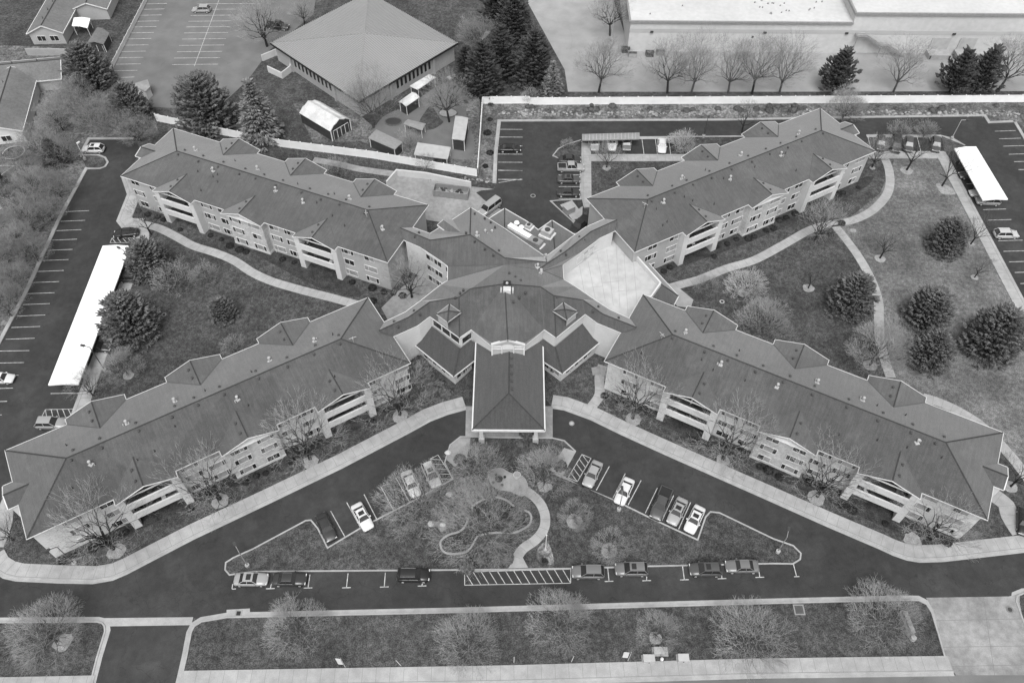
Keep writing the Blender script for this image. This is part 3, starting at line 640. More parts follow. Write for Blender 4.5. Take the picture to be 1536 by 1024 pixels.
rp([pV, pS1, T0, EC]); rp([EC, T0, T00, EE[5], EE[4]]); rp([T00, TL0, EE[6], EE[5]]); rp([TL0, TL1, EE[7], EE[6]]); rp([TL1, TL2, EE[8], EE[7]])
rp([pV, EA[4], S0, pS1]); rp([EA[4], EA[5], EA[6], S00, S0]); rp([S00, EA[6], SL0]); rp([SL0, EA[6], EA[7], SL1]); rp([SL1, EA[7], EA[8], SL2])
rp([SL2, SL1, ESL[1], ESL[0]]); rp([SL1, SL0, ESL[2], ESL[1]]); rp([SL0, S00, ESL[3], ESL[2]]); rp([S00, S0, ESL[4], ESL[3]]); rp([S0, pS1, PK, PL, ESL[5], ESL[4]])
rp([TL2, ESR[0], ESR[1], TL1]); rp([TL1, ESR[1], ESR[2], TL0]); rp([TL0, ESR[2], ESR[3], T00]); rp([T00, ESR[3], ESR[4], T0]); rp([T0, ESR[4], ESR[5], PR, PK, pS1])
for ln in ([NA, N0, N1, pA, E1], [E0, q1, q2, q3], [pS1, S0, S00, SL0, SL1, SL2], [pS1, T0, T00, TL0, TL1, TL2], [pS1, PK], [S00, ESL[3]], [T00, ESR[3]], [N1, EN[3]]):
    for a, c in zip(ln, ln[1:]): b.bar(V(*a)+Vector((0, 0, .07)), V(*c)+Vector((0, 0, .05)), .18, .04, 1)
for a, c in ((S0, ESL[4]), (T0, ESR[4]), (E1, EN[5]), (EC, EE[3]), (EC, EE[4]), (pV, EA[3]), (pV, EA[4])): b.bar(V(*a)+Vector((0, 0, .05)), V(*c)+Vector((0, 0, .05)), .14, .03, 3)
for ln in (EA, EN, EE, ESL, ESR):
    for a, c in zip(ln, ln[1:]): b.bar(V(*a)+Vector((0, 0, .03)), V(*c)+Vector((0, 0, .03)), .1, .15, 2)
# dormer gable facing the loading court
rp([(664.6, 329.6, 9.3), (692.6, 349.5, 10.0), (675.5, 352.9, 9.0), (655.7, 337, 8.1)]); rp([(692.6, 349.5, 10.0), (664.6, 329.6, 9.3), (679, 329.6, 8.1), (700, 338, 9.0)])
b.bar(V(655.7, 337, 8.15), V(675.5, 352.9, 9.05), .14, .25, 2); b.bar(V(655.7, 337, 8.12), V(664.6, 329.6, 9.32), .12, .2, 2)
croof = b.build('core_roof', ['shingle', 'ridge', 'white', 'valley'], BLD)
for x, y, h in ((683, 447, 10.4), (690, 440, 10.8), (695, 435.5, 11), (712, 321, 8.6), (727, 328, 8.5), (736, 333.5, 8.5), (742.5, 341, 9), (699, 349.5, 10.8), (712, 362.6, 10.7), (727, 374, 10.8), (740, 383, 11), (748.5, 376, 10.9), (764, 410, 11), (773, 415.5, 11), (781, 421, 11.1), (788, 439.5, 10.9), (779, 446.5, 10.7), (770, 453.5, 10.5), (897.5, 460, 8.9), (889.5, 467, 9.2), (928, 477, 9), (621, 466.5, 9), (630, 472, 9), (591, 482.5, 9), (597, 490.5, 9), (849, 382, 9.9), (841, 376.5, 9.9), (876.7, 360.5, 9.2), (869, 355.5, 9), (835, 447.5, 10.1), (628.5, 349, 9), (622.5, 355.5, 9)):
    ob('roof_vent', VENT, croof, P3(x, y, h)-Vector((0, 0, 0))-WL[croof.name])
for x, y, h in ((738, 350.5, 9), (715.5, 353, 10.7), (728, 350, 9.4), (806.5, 401, 10.8), (811.5, 409, 10.7), (812, 411.6, 10.6), (818.8, 386.5, 8.6), (574, 344, 9.4)):
    ob('flue_pipe', FLUE, croof, P3(x, y, h)-WL[croof.name], x)
# small square dormers either side of the front
for nm, cs, ct in (('l', [(654.3, 471.3), (674.2, 455.8), (692, 468.5), (671.4, 483.6)], (672.9, 466.4)), ('r', [(867, 467.4), (845, 453.5), (829, 466.6), (850.5, 480.5)], (847, 464))):
    d = MB(); c4 = [V(x, y, 10.0) for x, y in cs]; top = V(ct[0], ct[1], 10.7)
    for i in range(4): d.poly([c4[i], c4[(i+1) % 4], top], 0)
    for i in range(4): d.bar(c4[i]+Vector((0, 0, .03)), c4[(i+1) % 4]+Vector((0, 0, .03)), .1, .14, 2); d.bar(c4[i]+Vector((0, 0, .05)), top+Vector((0, 0, .06)), .2, .04, 1)
    for i in (3, 0):
        a, c = c4[i], c4[(i+1) % 4]; m_ = (c4[0]+c4[1]+c4[2]+c4[3])/4
        ia = a+(m_-a)*.12; ic = c+(m_-c)*.12
        d.poly([(ia.x, ia.y, 7.7), (ic.x, ic.y, 7.7), (ic.x, ic.y, 9.85), (ia.x, ia.y, 9.85)], 2)
    d.build('roof_dormer', ['shingle', 'ridge', 'siding_mid'], croof)
# walls under the eaves, set in from the gutters
cw = MB(); cen = Vector(P(757, 405, 8))
def inset(p, k=.35):
    q = P3(*p); d = Vector((cen.x-q.x, cen.y-q.y)); d.normalize(); return (q.x+d.x*k, q.y+d.y*k)
def under(ln, z0=-.2, z1=7.85, m=0, k=.35):
    w = [inset(p, k) for p in ln]
    for a, c in zip(w, w[1:]): cw.poly([(a[0], a[1], z0), (c[0], c[1], z0), (c[0], c[1], z1), (a[0], a[1], z1)], m)
    return w
wA = under(EA); under(EN); under(EE); under(ESL); under(ESR)
core = cw.build('core_wall', ['stucco', 'white'], BLD)
def win_on(a, c, t, z, mesh, name='window', par=None, flip=1):
    x = a[0]+(c[0]-a[0])*t; y = a[1]+(c[1]-a[1])*t; r = math.atan2(c[1]-a[1], c[0]-a[0]); par = par or core
    return ob(name, mesh, par, Vector((x, y, z))-WL[par.name], r if flip > 0 else r+math.pi)
for z in (1.25, 4.0, 6.7):
    win_on(wA[1], wA[2], .45, z, WIN[2]); win_on(wA[1], wA[2], .82, z, WIN[3]); win_on(wA[2], wA[3], .75, z, WSM, 'narrow_window')
    win_on(wA[3], wA[4], .6, z, WSM, 'narrow_window')
DW = window_mesh(2.0, 1.5, ((1, G),), 'clerestory_window')
w = [inset(p) for p in ESL]
for t in (.2, .5, .8): win_on(w[2], w[3], t, 6.55, DW, 'clerestory_window')
win_on(w[3], w[4], .5, 6.55, DW, 'clerestory_window')
# pediment over the canopy
d = MB(); a, c, t = V(*PL), V(*PR), V(*PK); yb = min(a.y, c.y)-.1
d.prism([(a.x, yb), (c.x, yb), (c.x, yb+.9), (a.x, yb+.9)], 5.6, 8.6, 0)
d.poly([(a.x, yb, 8.6), (c.x, yb, 8.6), (c.x, yb, 8.9), (t.x, yb, 10.1), (a.x, yb, 8.9)], 0)
d.bar((a.x-.15, yb-.08, 8.95), (t.x, yb-.08, 10.2), .3, .32, 1); d.bar((t.x, yb-.08, 10.2), (c.x+.15, yb-.08, 8.95), .3, .32, 1)
d.bar((a.x, yb-.06, 8.3), (c.x, yb-.06, 8.3), .14, .16, 1); d.bar((a.x, yb-.06, 7.7), (c.x, yb-.06, 7.7), .14, .14, 1)
for x in (a.x, c.x): d.box(x-.12, x+.12, yb-.1, yb+.1, 5.6, 8.9, 1)
n = 18
d.poly([(t.x+1.0*math.cos(2*math.pi*k/n), yb-.16, 8.35+.62*math.sin(2*math.pi*k/n)) for k in range(n)], 1)
for x in (-.95, .95): d.box(t.x+x-.08, t.x+x+.08, yb-.14, yb, 5.9, 8.0, 1)
d.build('pediment', ['siding_mid', 'white'], BLD)
# porte-cochere
d = MB(); x0, x1, y0, y1 = -5.95, 5.1, 65.1, 82.0; xc = (x0+x1)/2; z0, z1 = 5.0, 6.85
A_, B_, C_, D_ = (x0, y0, z0), (x1, y0, z0), (x1, y1, z0), (x0, y1, z0); R1, R2 = (xc, y0+5.5, z1), (xc, y1, z1)
for q in ([A_, B_, R1], [B_, C_, R2, R1], [D_, A_, R1, R2]): d.poly(q, 0)
for a, c in ((A_, R1), (B_, R1), (R1, R2)): d.bar((a[0], a[1], a[2]+.06), (c[0], c[1], c[2]+.05), .2, .04, 1)
for a, c in ((A_, B_), (B_, C_), (D_, A_)): d.bar((a[0], a[1], a[2]+.03), (c[0], c[1], c[2]+.03), .22, .4, 2)
d.poly([(x0, y0, z0-.3), (x0, y1, z0-.3), (x1, y1, z0-.3), (x1, y0, z0-.3)], 2)
cr = d.build('canopy_roof', ['shingle_dark', 'ridge', 'white'], BLD)
for x, y in ((767, 538), (767, 549.5), (767.3, 561), (767.6, 572), (768, 584)): ob('roof_vent', VENT, cr, P3(x, y, 6.75)-WL[cr.name])
for x in (x0+1.3, x1-1.3):
    for y in (y0+1.0, y0+6.0):
        d = MB(); d.box(x-.45, x+.45, y-.45, y+.45, 0, 1.3, 1); d.box(x-.28, x+.28, y-.28, y+.28, 1.3, z0-.3, 0); d.build('column', ['white', 'brick'], BLD)
d = MB(); d.box(x0+1.0, x1-1.0, y0+.7, y0+1.3, z0-.75, z0-.3, 0); d.build('beam', ['white'], BLD)
d = MB(); d.box(-3.6, 3.2, 79.5, 79.9, 0, 3, 0)
for k in range(5): d.box(-3.3+k*1.3, -2.2+k*1.3, 79.44, 79.5, .1, 2.5, 1)
d.build('entrance_doors', ['white', 'glass'], BLD)
# one-storey wings left and right of the entrance
def lean(nm, up, lo, hip, winl):
    d = MB(); rpq = lambda p, m=0: d.poly([V(*q) for q in p], m)
    rpq([up[0], lo[0], lo[1], up[1]]); rpq([up[1], lo[1], lo[2], up[3], up[2]])
    d.bar(V(*up[1])+Vector((0, 0, .06)), V(*lo[1])+Vector((0, 0, .06)), .24, .05, 1)
    for a, c in zip(lo, lo[1:]): d.bar(V(*a)+Vector((0, 0, .03)), V(*c)+Vector((0, 0, .03)), .18, .25, 2)
    d.build('side_roof', ['shingle_dark', 'ridge', 'white'], BLD)
    d = MB(); cc = sum((V(*p) for p in up), Vector())/4; ws = []
    for p in lo:
        q = V(*p); dd = Vector((cc.x-q.x, cc.y-q.y, 0)).normalized(); ws.append(q+dd*.8)
    for a, c in zip(ws, ws[1:]): d.poly([(a.x, a.y, -.2), (c.x, c.y, -.2), (c.x, c.y, 3.1), (a.x, a.y, 3.1)], 0)
    o = d.build('side_wall', ['stucco'], BLD)
    fl = 1 if nm == 'l' else -1
    for k in (0, 1):
        for t in ((.25, .5, .75) if k == 0 else (.35, .7)): win_on(ws[k], ws[k+1], t, 1.6, WIN[2], 'side_window', o, fl)
lean('l', [(647.5, 489, 5.4), (689.9, 522.5, 5.4), (706.3, 510, 5.4), (712, 514, 5.4)], [(620.8, 516.4, 3.2), (680.2, 565, 3.2), (712, 540.2, 3.2)], 0, 0)
lean('r', [(873.7, 485, 5.4), (832.7, 520, 5.4), (815.6, 508, 5.4), (810, 512, 5.4)], [(901.8, 511.6, 3.2), (843.6, 560.6, 3.2), (812, 540.2, 3.2)], 0, 0)
# kitchen roof on the north side
d = MB(); kr = lambda p, m=0: d.poly([V(*q) for q in p], m)
ko = [(733, 328, 4.2), (756.9, 312.6, 4.2), (791, 332.4, 4.2), (807.4, 344.7, 4.2), (828, 330.3, 4.2), (863, 352.5, 4.2)]
kr([ko[0], ko[1], (757, 345, 5.6)]); kr([ko[1], ko[2], ko[3], (819, 388, 5.6), (757, 345, 5.6)]); kr([ko[3], ko[4], (832.5, 377, 5.4), (819, 388, 5.6)]); kr([ko[4], ko[5], (832.5, 377, 5.4)])
for a, c in zip(ko, ko[1:]): d.bar(V(*a)+Vector((0, 0, .03)), V(*c)+Vector((0, 0, .03)), .18, .25, 1)
for i in range(5):
    a, c = V(*ko[i]), V(*ko[i+1]); k = Vector((0, -.4, 0)); d.poly([(a.x, a.y-.4, -.2), (c.x, c.y-.4, -.2), (c.x, c.y-.4, 4.1), (a.x, a.y-.4, 4.1)], 2)
d.bar(V(*ko[1])+Vector((0, 0, .05)), V(757, 345, 5.65), .2, .04, 3); d.bar(V(*ko[4])+Vector((0, 0, .05)), V(832.5, 377, 5.45), .2, .04, 3)
d.build('kitchen_roof', ['shingle', 'white', 'stucco', 'ridge'], BLD)
# roof terrace with parapet and its shingled skirt
d = MB(); te = [(923, 356, 4.6), (868, 390, 4.6), (838, 404, 4.6), (840, 425, 4.6), (945, 486, 4.6), (970, 450, 4.6), (978, 444, 4.6), (991, 425, 4.6), (951, 380, 4.6)]
d.flat([P(*p) for p in te], 4.6, 0)
terr = d.build('terrace_deck', ['terrace'], BLD)
d = MB()   # seams of the deck
for x0_, y0_, x1_, y1_ in ((868, 392, 878, 446), (882, 392, 893, 448), (896, 382, 908, 452), (910, 374, 920, 458), (924, 366, 930, 462), (936, 380, 942, 470), (950, 392, 956, 458)):
    d.bar(V(x0_, y0_, 4.615), V(x1_, y1_, 4.615), .05, .01)
for x0_, y0_, x1_, y1_ in ((886, 431, 905, 429), (905, 424, 930, 421), (925, 437, 944, 435)): d.bar(V(x0_, y0_, 4.615), V(x1_, y1_, 4.615), .05, .01)
d.build('deck_seams', ['seam'], terr)
d = MB(); d.sweep([P(x, y, 5.7) for x, y in ((951, 379), (991, 423.5), (977, 443.5), (969, 446))], [(.14, 3.0), (.14, 5.7), (-.14, 5.7), (-.14, 3.0)], False, 0); d.build('terrace_parapet', ['white'], BLD)
d = MB(); sk = lambda p, m=0: d.poly([V(*q) for q in p], m)
i1, i2, i3, o1, o2, o3 = (955, 384, 4.9), (990.5, 425.5, 4.9), (976, 447, 4.9), (973, 394.5, 3.3), (1018, 444, 3.3), (1011.3, 457, 3.3)
sk([i1, o1, o2, i2]); sk([i2, o2, o3, i3]); d.bar(V(*i2)+Vector((0, 0, .05)), V(*o2)+Vector((0, 0, .05)), .22, .05, 1)
for a, c in ((o1, o2), (o2, o3)):
    a, c = V(*a), V(*c); d.bar(a+Vector((0, 0, .03)), c+Vector((0, 0, .03)), .16, .22, 2); k = Vector((-.5, .1, 0)); a += k; c += k
    d.poly([(a.x, a.y, -.1), (c.x, c.y, -.1), (c.x, c.y, 3.2), (a.x, a.y, 3.2)], 3)
d.build('skirt_roof', ['shingle', 'ridge', 'white', 'stucco'], BLD)
w = [inset(p) for p in EE]
for t in (.15, .5, .85): win_on(w[2], w[1], t, 6.0, window_mesh(2.6, 1.5, ((1, B),), 'terrace_window'), 'terrace_window', None, -1)
# ---- things standing on the roofs
def boxthing(name, px, h, sx, sy, sz, rot, m, label, cat, group=None, extra=None):
    c = P3(*px, h); e = empty(name, c, label, cat, group, rot)
    d = MB(); d.box(-sx/2, sx/2, -sy/2, sy/2, .12, sz, 0); d.build('casing', [m], e, False, (0, 0, 0))
    d = MB(); d.box(-sx/2-.3, sx/2+.3, -sy/2-.3, sy/2+.3, -.3, .12, 0); d.build('pad', ['white'], e, False, (0, 0, 0))
    d = MB(); d.tube((0, 0, sz), (0, 0, sz+.12), min(sx, sy)*.33, None, 12, 0); d.build('fan_grille', ['dgrey'], e, False, (0, 0, 0))
    return e
boxthing('air_handler', (821, 351.5), 4.9, 2.0, 1.6, 1.2, -.55, 'pale_metal', 'white boxy air handler alone on a square pad, right half of the kitchen roof', 'air handler')
boxthing('air_handler', (803, 366), 5.2, 2.6, 1.5, 1.0, -.6, 'metal', 'low grey air handler at the lower end of the long white roof duct', 'air handler')
boxthing('exhaust_fan', (793, 341), 4.6, 1.1, 1.1, .7, -.55, 'pale_metal', 'small white exhaust fan on a square curb near the outer edge of the kitchen roof', 'exhaust fan')
e = empty('roof_duct', P3(780, 351, 5.0), 'long white sheet-metal duct running beside the ridge wall on the kitchen roof', 'duct', None, math.atan2(P(793, 357.5, 5)[1]-P(767, 342.5, 5)[1], P(793, 357.5, 5)[0]-P(767, 342.5, 5)[0]))
d = MB(); d.box(-2.6, 2.6, -.5, .5, .2, .95, 0); d.build('duct_body', ['white_metal'], e, False, (0, 0, 0))
for x in (-2.2, 0, 2.2): d = MB(); d.box(x-.1, x+.1, -.6, .6, -.3, .2, 0); d.build('support', ['dgrey'], e, False, (0, 0, 0))
for (x, y), lab in (((775, 337.5), 'upper'), ((782, 344), 'lower')):
    e = empty('mushroom_vent', P3(x, y, 4.6), 'white mushroom-capped vent, the %s of two beside the long roof duct' % lab, 'roof vent', 'mushroom vents by the duct')
    d = MB(); d.tube((0, 0, -.3), (0, 0, .6), .25, .25, 8, 0); d.build('stack', ['pale_metal'], e, False, (0, 0, 0))
    d = MB(); d.dome((0, 0, .55), .55, .55, .4, 0, 10, 3); d.build('cap', ['white_metal'], e, False, (0, 0, 0))
e = empty('roof_fan_box', P3(760.5, 437, 10.9), 'white square ventilator box with a dark open top on the front ridge above the entrance', 'ventilator')
d = MB(); d.box(-.62, .62, -.5, .5, -.6, .7, 0); d.build('casing', ['shed_white'], e, False, (0, 0, 0))
d = MB(); d.box(-.62, .62, .5, 1.5, -.3, .95, 0); d.dome((0, 1.0, .95), .25, .25, .2, 1, 8, 2); d.build('motor_housing', ['dark', 'pale_metal'], e, False, (0, 0, 0))
for s_ in (-1, 1): d = MB(); d.box(s_*.95-.15, s_*.95+.15, -.3, .5, -.4, .5, 0); d.build('damper', ['pale_metal'], e, False, (0, 0, 0))
# ================================================================ TREES
def perp(d, rng):
    a = Vector((rng.gauss(0, 1), rng.gauss(0, 1), rng.gauss(0, 1))); a -= d*a.dot(d)
    return a.normalized() if a.length > 1e-3 else Vector((1, 0, 0))
def limb(mb, p, d, L, r, rng, seg=4, up=0.0, jit=.12, n=5, taper=.45, m=0):
    """bent tapering branch; returns its points with direction and radius"""
    out = [(p.copy(), d.copy(), r)]
    for i in range(seg):
        r1 = r*(1-(1-taper)*(i+1)/seg); r0 = out[-1][2]
        d = (d+perp(d, rng)*rng.uniform(0, jit)+Vector((0, 0, up))).normalized(); q = p+d*(L/seg)
        mb.tube(p, q, r0, r1, n, m, False); p = q; out.append((p.copy(), d.copy(), r1))
    return out
def along(pts, t):
    k = min(len(pts)-2, int(t*(len(pts)-1))); f = t*(len(pts)-1)-k
    return pts[k][0].lerp(pts[k+1][0], f), pts[k][1].lerp(pts[k+1][1], f).normalized(), pts[k][2]+(pts[k+1][2]-pts[k][2])*f
def bare_tree(seed, H=9, trunk=1.8, nl=7, Rc=4.0, elmin=.35, depth=6, bark='bark', twig='twig', tr=.15, tw=.012, lowl=0, ang=.5, up=.05, thick=3, three=.35):
    """forking tree: every limb splits again and again; thick wood in one mesh, the veil of twigs in another"""
    rng = random.Random(seed); a = MB(); b = MB()
    tk = limb(a, Vector((0, 0, -.25)), Vector((rng.uniform(-.05, .05), rng.uniform(-.05, .05), 1)).normalized(), trunk+.25, tr*1.2, rng, 3, 0, .06, 7, .8)
    tip = tk[-1][0]; Rz = H-trunk
    def fork(p, d, L, r, k, up_):
        mbx = a if k > depth-thick else b; n = 5 if r > .05 else 3
        q = p+(d+perp(d, rng)*rng.uniform(0, .12)).normalized()*L*.5; d1 = (d+perp(d, rng)*rng.uniform(.05, .2)+Vector((0, 0, up_))).normalized(); e = q+d1*L*.5
        mbx.tube(p, q, r, r*.85, n, 0, False); mbx.tube(q, e, r*.85, r*.7, n, 0, False)
        if k > 1 and k < depth:   # side shoot
            s_ = (d+perp(d, rng)*rng.uniform(.7, 1.2)).normalized(); b.tube(q, q+s_*L*rng.uniform(.5, .9), max(tw, r*.35), tw*.6, 3, 0, False)
        if k <= 0: return
        m = 3 if rng.random() < three else 2; ax = perp(d1, rng); w = d1.cross(ax)
        for i in range(m):
            f = 6.283*i/m+rng.uniform(-.4, .4); an = rng.uniform(.6, 1.15)*ang*(1 if m == 2 else 1.15)
            d2 = (d1*math.cos(an)+(ax*math.cos(f)+w*math.sin(f))*math.sin(an)+Vector((0, 0, up_))).normalized()
            if up_ > 0 and d2.z < .12: d2.z = .12+rng.random()*.2; d2.normalize()
            fork(e, d2, L*rng.uniform(.74, .93), max(tw, r*rng.uniform(.55, .7)), k-1, up_)
    for i in range(nl+lowl):
        lo_ = i >= nl; az = 2.4*i+rng.uniform(-.3, .3); s0 = 1-(i+.5)/nl*(1-elmin)
        el = rng.uniform(-.1, .3) if lo_ else math.asin(max(-1, min(1, s0+rng.uniform(-.05, .05))))
        d = Vector((math.cos(az)*math.cos(el), math.sin(az)*math.cos(el), math.sin(el)))
        full = 1/math.sqrt((math.cos(el)/Rc)**2+(math.sin(el)/Rz)**2); g = depth-3 if lo_ else depth
        L = full/sum(.835**k for k in range(g+1))*rng.uniform(1.0, 1.2)*(.34 if lo_ else 1)
        fork(along(tk, rng.uniform(.55, 1))[0] if lo_ else tip, d, L, tr*rng.uniform(.5, .68)*(.3 if lo_ else 1), g, 0 if lo_ else up)
    return a.mesh('trunk', [bark]), b.mesh('crown', [twig])
def finger(mb, p, d, L, r, rng):
    """one bushy needle-covered shoot: a ragged spindle"""
    q = perp(d, rng); w = d.cross(q); i = len(mb.v); n = 5; rings = ((0, .45), (.3, 1.0), (.68, .8), (.92, .35))
    for t, f in rings:
        for k in range(n):
            a = 6.283*k/n; rr = r*f*rng.uniform(.6, 1.35); mb.v.append(tuple(p+d*(L*(t+rng.uniform(-.06, .06)))+(q*math.cos(a)+w*math.sin(a))*rr))
    mb.v.append(tuple(p+d*L*1.08)); tip = len(mb.v)-1
    for a in range(3):
        for k in range(n): mb.f.append((i+a*n+k, i+a*n+(k+1) % n, i+(a+1)*n+(k+1) % n, i+(a+1)*n+k)); mb.m.append(0)
    for k in range(n): mb.f.append((i+3*n+k, i+3*n+(k+1) % n, tip)); mb.m.append(0)
    for k in range(7):   # loose needle sprays
        t = rng.uniform(.1, .9); c = p+d*(L*t); e = (perp(d, rng)+d*rng.uniform(.5, 1.1)).normalized(); l = r*rng.uniform(1.6, 2.4); s_ = e.cross(perp(e, rng)).normalized()*r*.22
        mb.poly([c-s_, c+e*l, c+s_], 0)
def conifer(seed, H=10, R=4, whorls=15, m='spruce', crown0=.4, power=.85, drop=-.25, nb0=13, fl=.95, fr=.17, irregular=0.0, round_=0.0, up=.45):
    rng = random.Random(seed); a = MB(); b = MB()
    a.tube((0, 0, -.25), (0, 0, H*.96), .2*H/10, .03, 7, 0)
    for w in range(whorls):
        t = w/(whorls-1); z = crown0+(H-crown0)*t; f = max(0, 1-t)**power
        if round_: f = f*(1-round_)+round_*math.sqrt(max(0, 1-(2*t-.7)**2/1.7))
        rad = R*f*rng.uniform(.92, 1.06)+.2; n = max(5, int(nb0*(.3+.7*f)))
        for k in range(n):
            az = 2*math.pi*(k+rng.uniform(-.35, .35))/n+w*.7; rr = rad*rng.uniform(.82, 1.08)
            if irregular and rng.random() < irregular: rr *= rng.uniform(.5, .85)
            slope = drop*(1-t)+.45*t; d = Vector((math.cos(az), math.sin(az), slope)).normalized(); p0 = Vector((0, 0, z+rng.uniform(-.25, .25)))
            a.tube(p0, p0+d*rr*.85, .045, .02, 3, 0, False); side = Vector((-d.y, d.x, 0)).normalized()
            steps = max(1, min(4, int(rr/.8)))
            for s_ in range(steps):
                u = 1-.24*s_-rng.uniform(0, .1)
                if u*rr < .15: continue
                c = p0+d*(rr*u-fl*.7)
                if (c-p0).dot(d) < 0: c = p0+d*.05
                for qd in ((-.55, 0, .55) if s_ == 0 else (-.8, .8)):
                    e = (d+side*(qd+rng.uniform(-.2, .2))+Vector((0, 0, up*rng.uniform(.5, 1.5)+(.25 if s_ else 0)))).normalized()
                    finger(b, c+side*qd*.3, e, fl*rng.uniform(.75, 1.2), fr*rng.uniform(.85, 1.2), rng)
    for k in range(5): finger(b, Vector((0, 0, H-.4)), Vector((rng.uniform(-.5, .5), rng.uniform(-.5, .5), 1)).normalized(), .8, .13, rng)
    return a.mesh('trunk', ['bark']), b.mesh('crown', [m])
TREEPROTO = {}
def proto_tree(kind, fn, **kw): TREEPROTO[kind] = fn(**kw)
proto_tree('vase', bare_tree, seed=1, H=12.5, trunk=2.2, nl=8, Rc=6, elmin=.66, depth=7, tr=.26, lowl=6, twig='twig_veil', thick=4, up=.04, three=.15, tw=.0125)
proto_tree('vase2', bare_tree, seed=42, H=12, trunk=1.8, nl=7, Rc=6.2, elmin=.64, depth=7, tr=.25, lowl=6, twig='twig_veil', thick=4, up=.04, three=.15, tw=.0125)
proto_tree('fuzzy', bare_tree, seed=3, H=6.6, trunk=1.3, nl=14, Rc=4.3, elmin=.0, depth=6, twig='twig_pale', bark='bark_pale', tr=.12, up=.02, tw=.011)
proto_tree('fuzzy2', bare_tree, seed=4, H=7, trunk=1.2, nl=16, Rc=5, elmin=.0, depth=6, twig='twig_pale', bark='bark_pale', tr=.13, up=.02, tw=.011)
proto_tree('pale', bare_tree, seed=5, H=5.5, trunk=.4, nl=14, Rc=3.1, elmin=.15, depth=5, twig='twig_pale', bark='bark_pale', tr=.08, tw=.012)
proto_tree('straw', bare_tree, seed=6, H=4.2, trunk=.15, nl=18, Rc=2.8, elmin=.2, depth=5, twig='twig_white', bark='twig_white', tr=.05, tw=.013)
proto_tree('sapling', bare_tree, seed=7, H=7.6, trunk=1.6, nl=4, Rc=3.0, elmin=.75, depth=5, tr=.15, tw=.012, twig='twig_dark', ang=.42, thick=3)
proto_tree('tall', bare_tree, seed=8, H=12.5, trunk=2.8, nl=7, Rc=5.2, elmin=.55, depth=7, tr=.2, twig='twig_mid', thick=4, tw=.01, three=.25)
proto_tree('tall2', bare_tree, seed=9, H=12.5, trunk=2.4, nl=8, Rc=4.8, elmin=.6, depth=7, tr=.18, twig='twig_mid', bark='bark_pale', thick=4, tw=.01, three=.25)
proto_tree('wood', bare_tree, seed=10, H=10.5, trunk=1.8, nl=11, Rc=5.6, elmin=.2, depth=7, tr=.16, tw=.013, twig='twig_pale', bark='bark', three=.25)
proto_tree('wood2', bare_tree, seed=12, H=9.5, trunk=1.3, nl=12, Rc=5.4, elmin=.12, depth=7, tr=.14, tw=.013, twig='twig_mid', bark='bark', three=.25)
proto_tree('bigpale', bare_tree, seed=13, H=7.5, trunk=.9, nl=17, Rc=7, elmin=.0, depth=7, tr=.14, tw=.011, twig='twig_pale', bark='bark_pale', up=.01, three=.12)
proto_tree('spruce', conifer, seed=21, H=9, R=5.3, m='spruce', whorls=15, round_=.5, irregular=.06, nb0=16, fr=.19)
proto_tree('spruce2', conifer, seed=22, H=8, R=4.9, m='spruce', whorls=13, round_=.6, irregular=.06, nb0=16, fr=.19)
proto_tree('bluespruce', conifer, seed=23, H=14, R=6.6, m='spruce_pale', whorls=21, drop=-.55, nb0=12, fl=1.25, fr=.2, up=.15)
proto_tree('fir', conifer, seed=24, H=13, R=6.2, m='pine', whorls=18, drop=-.2, irregular=.3, fl=1.2, fr=.22, round_=.25)
proto_tree('pine', conifer, seed=25, H=10.5, R=5.2, m='pine', whorls=12, crown0=1.6, drop=.1, irregular=.5, fl=1.2, fr=.26, round_=.35, nb0=9)
def plant(kind, px, label, name='bare_tree', H=None, group=None, cat='tree', z=0.0, h=None):
    t, c = TREEPROTO[kind]; x, y = P(*px)
    h0 = {'vase': 12.5, 'vase2': 12, 'fuzzy': 7.5, 'fuzzy2': 8, 'pale': 5.5, 'straw': 4.2, 'sapling': 6, 'tall': 8.2, 'tall2': 8.2, 'wood': 9, 'wood2': 8, 'bigpale': 8, 'spruce': 9, 'spruce2': 8, 'bluespruce': 15, 'fir': 13, 'pine': 10.5}[kind]
    s = (H/h0) if H else 1.0
    e = empty(name, (x, y, z), label, cat, group, R0.uniform(0, 6.28)); e.scale = (s, s, s*R0.uniform(.95, 1.05))
    ob('trunk', t, e); ob('crown', c, e); return e
Z4 = lambda x0, y0, x, y: (x0+x/K, y0+y/K)
fw = 'bare trees along the fronts of the street wings'
for k, px, lab, H in (
 ('vase', (170, 823), 'bare vase-shaped tree at the outer corner of the lower-left wing, nearest a lamp post', 12.5),
 ('vase2', (330, 748), 'bare vase-shaped tree left of the brick bay of the lower-left wing', 12),
 ('vase', (465, 688), 'bare vase-shaped tree right of the brick bay of the lower-left wing', 12.5),
 ('vase2', (600, 622), 'bare vase-shaped tree at the inner end of the lower-left wing', 12),
 ('vase', (949, 627), 'bare vase-shaped tree at the inner end of the lower-right wing', 12),
 ('vase2', (1084, 688), 'bare vase-shaped tree between the inner balconies and brick bay of the lower-right wing', 12.5),
 ('vase', (1226, 744), 'bare vase-shaped tree between the brick bay and outer balconies of the lower-right wing', 12),
 ('vase2', (1386, 806), 'bare many-limbed tree against the outer end wall of the lower-right wing', 10.5)): plant(k, px, lab, 'bare_tree', H, fw)
plant('vase', (618, 446), 'dark bare tree alone in the paved court between the two left wings', 'bare_tree', 9.5)
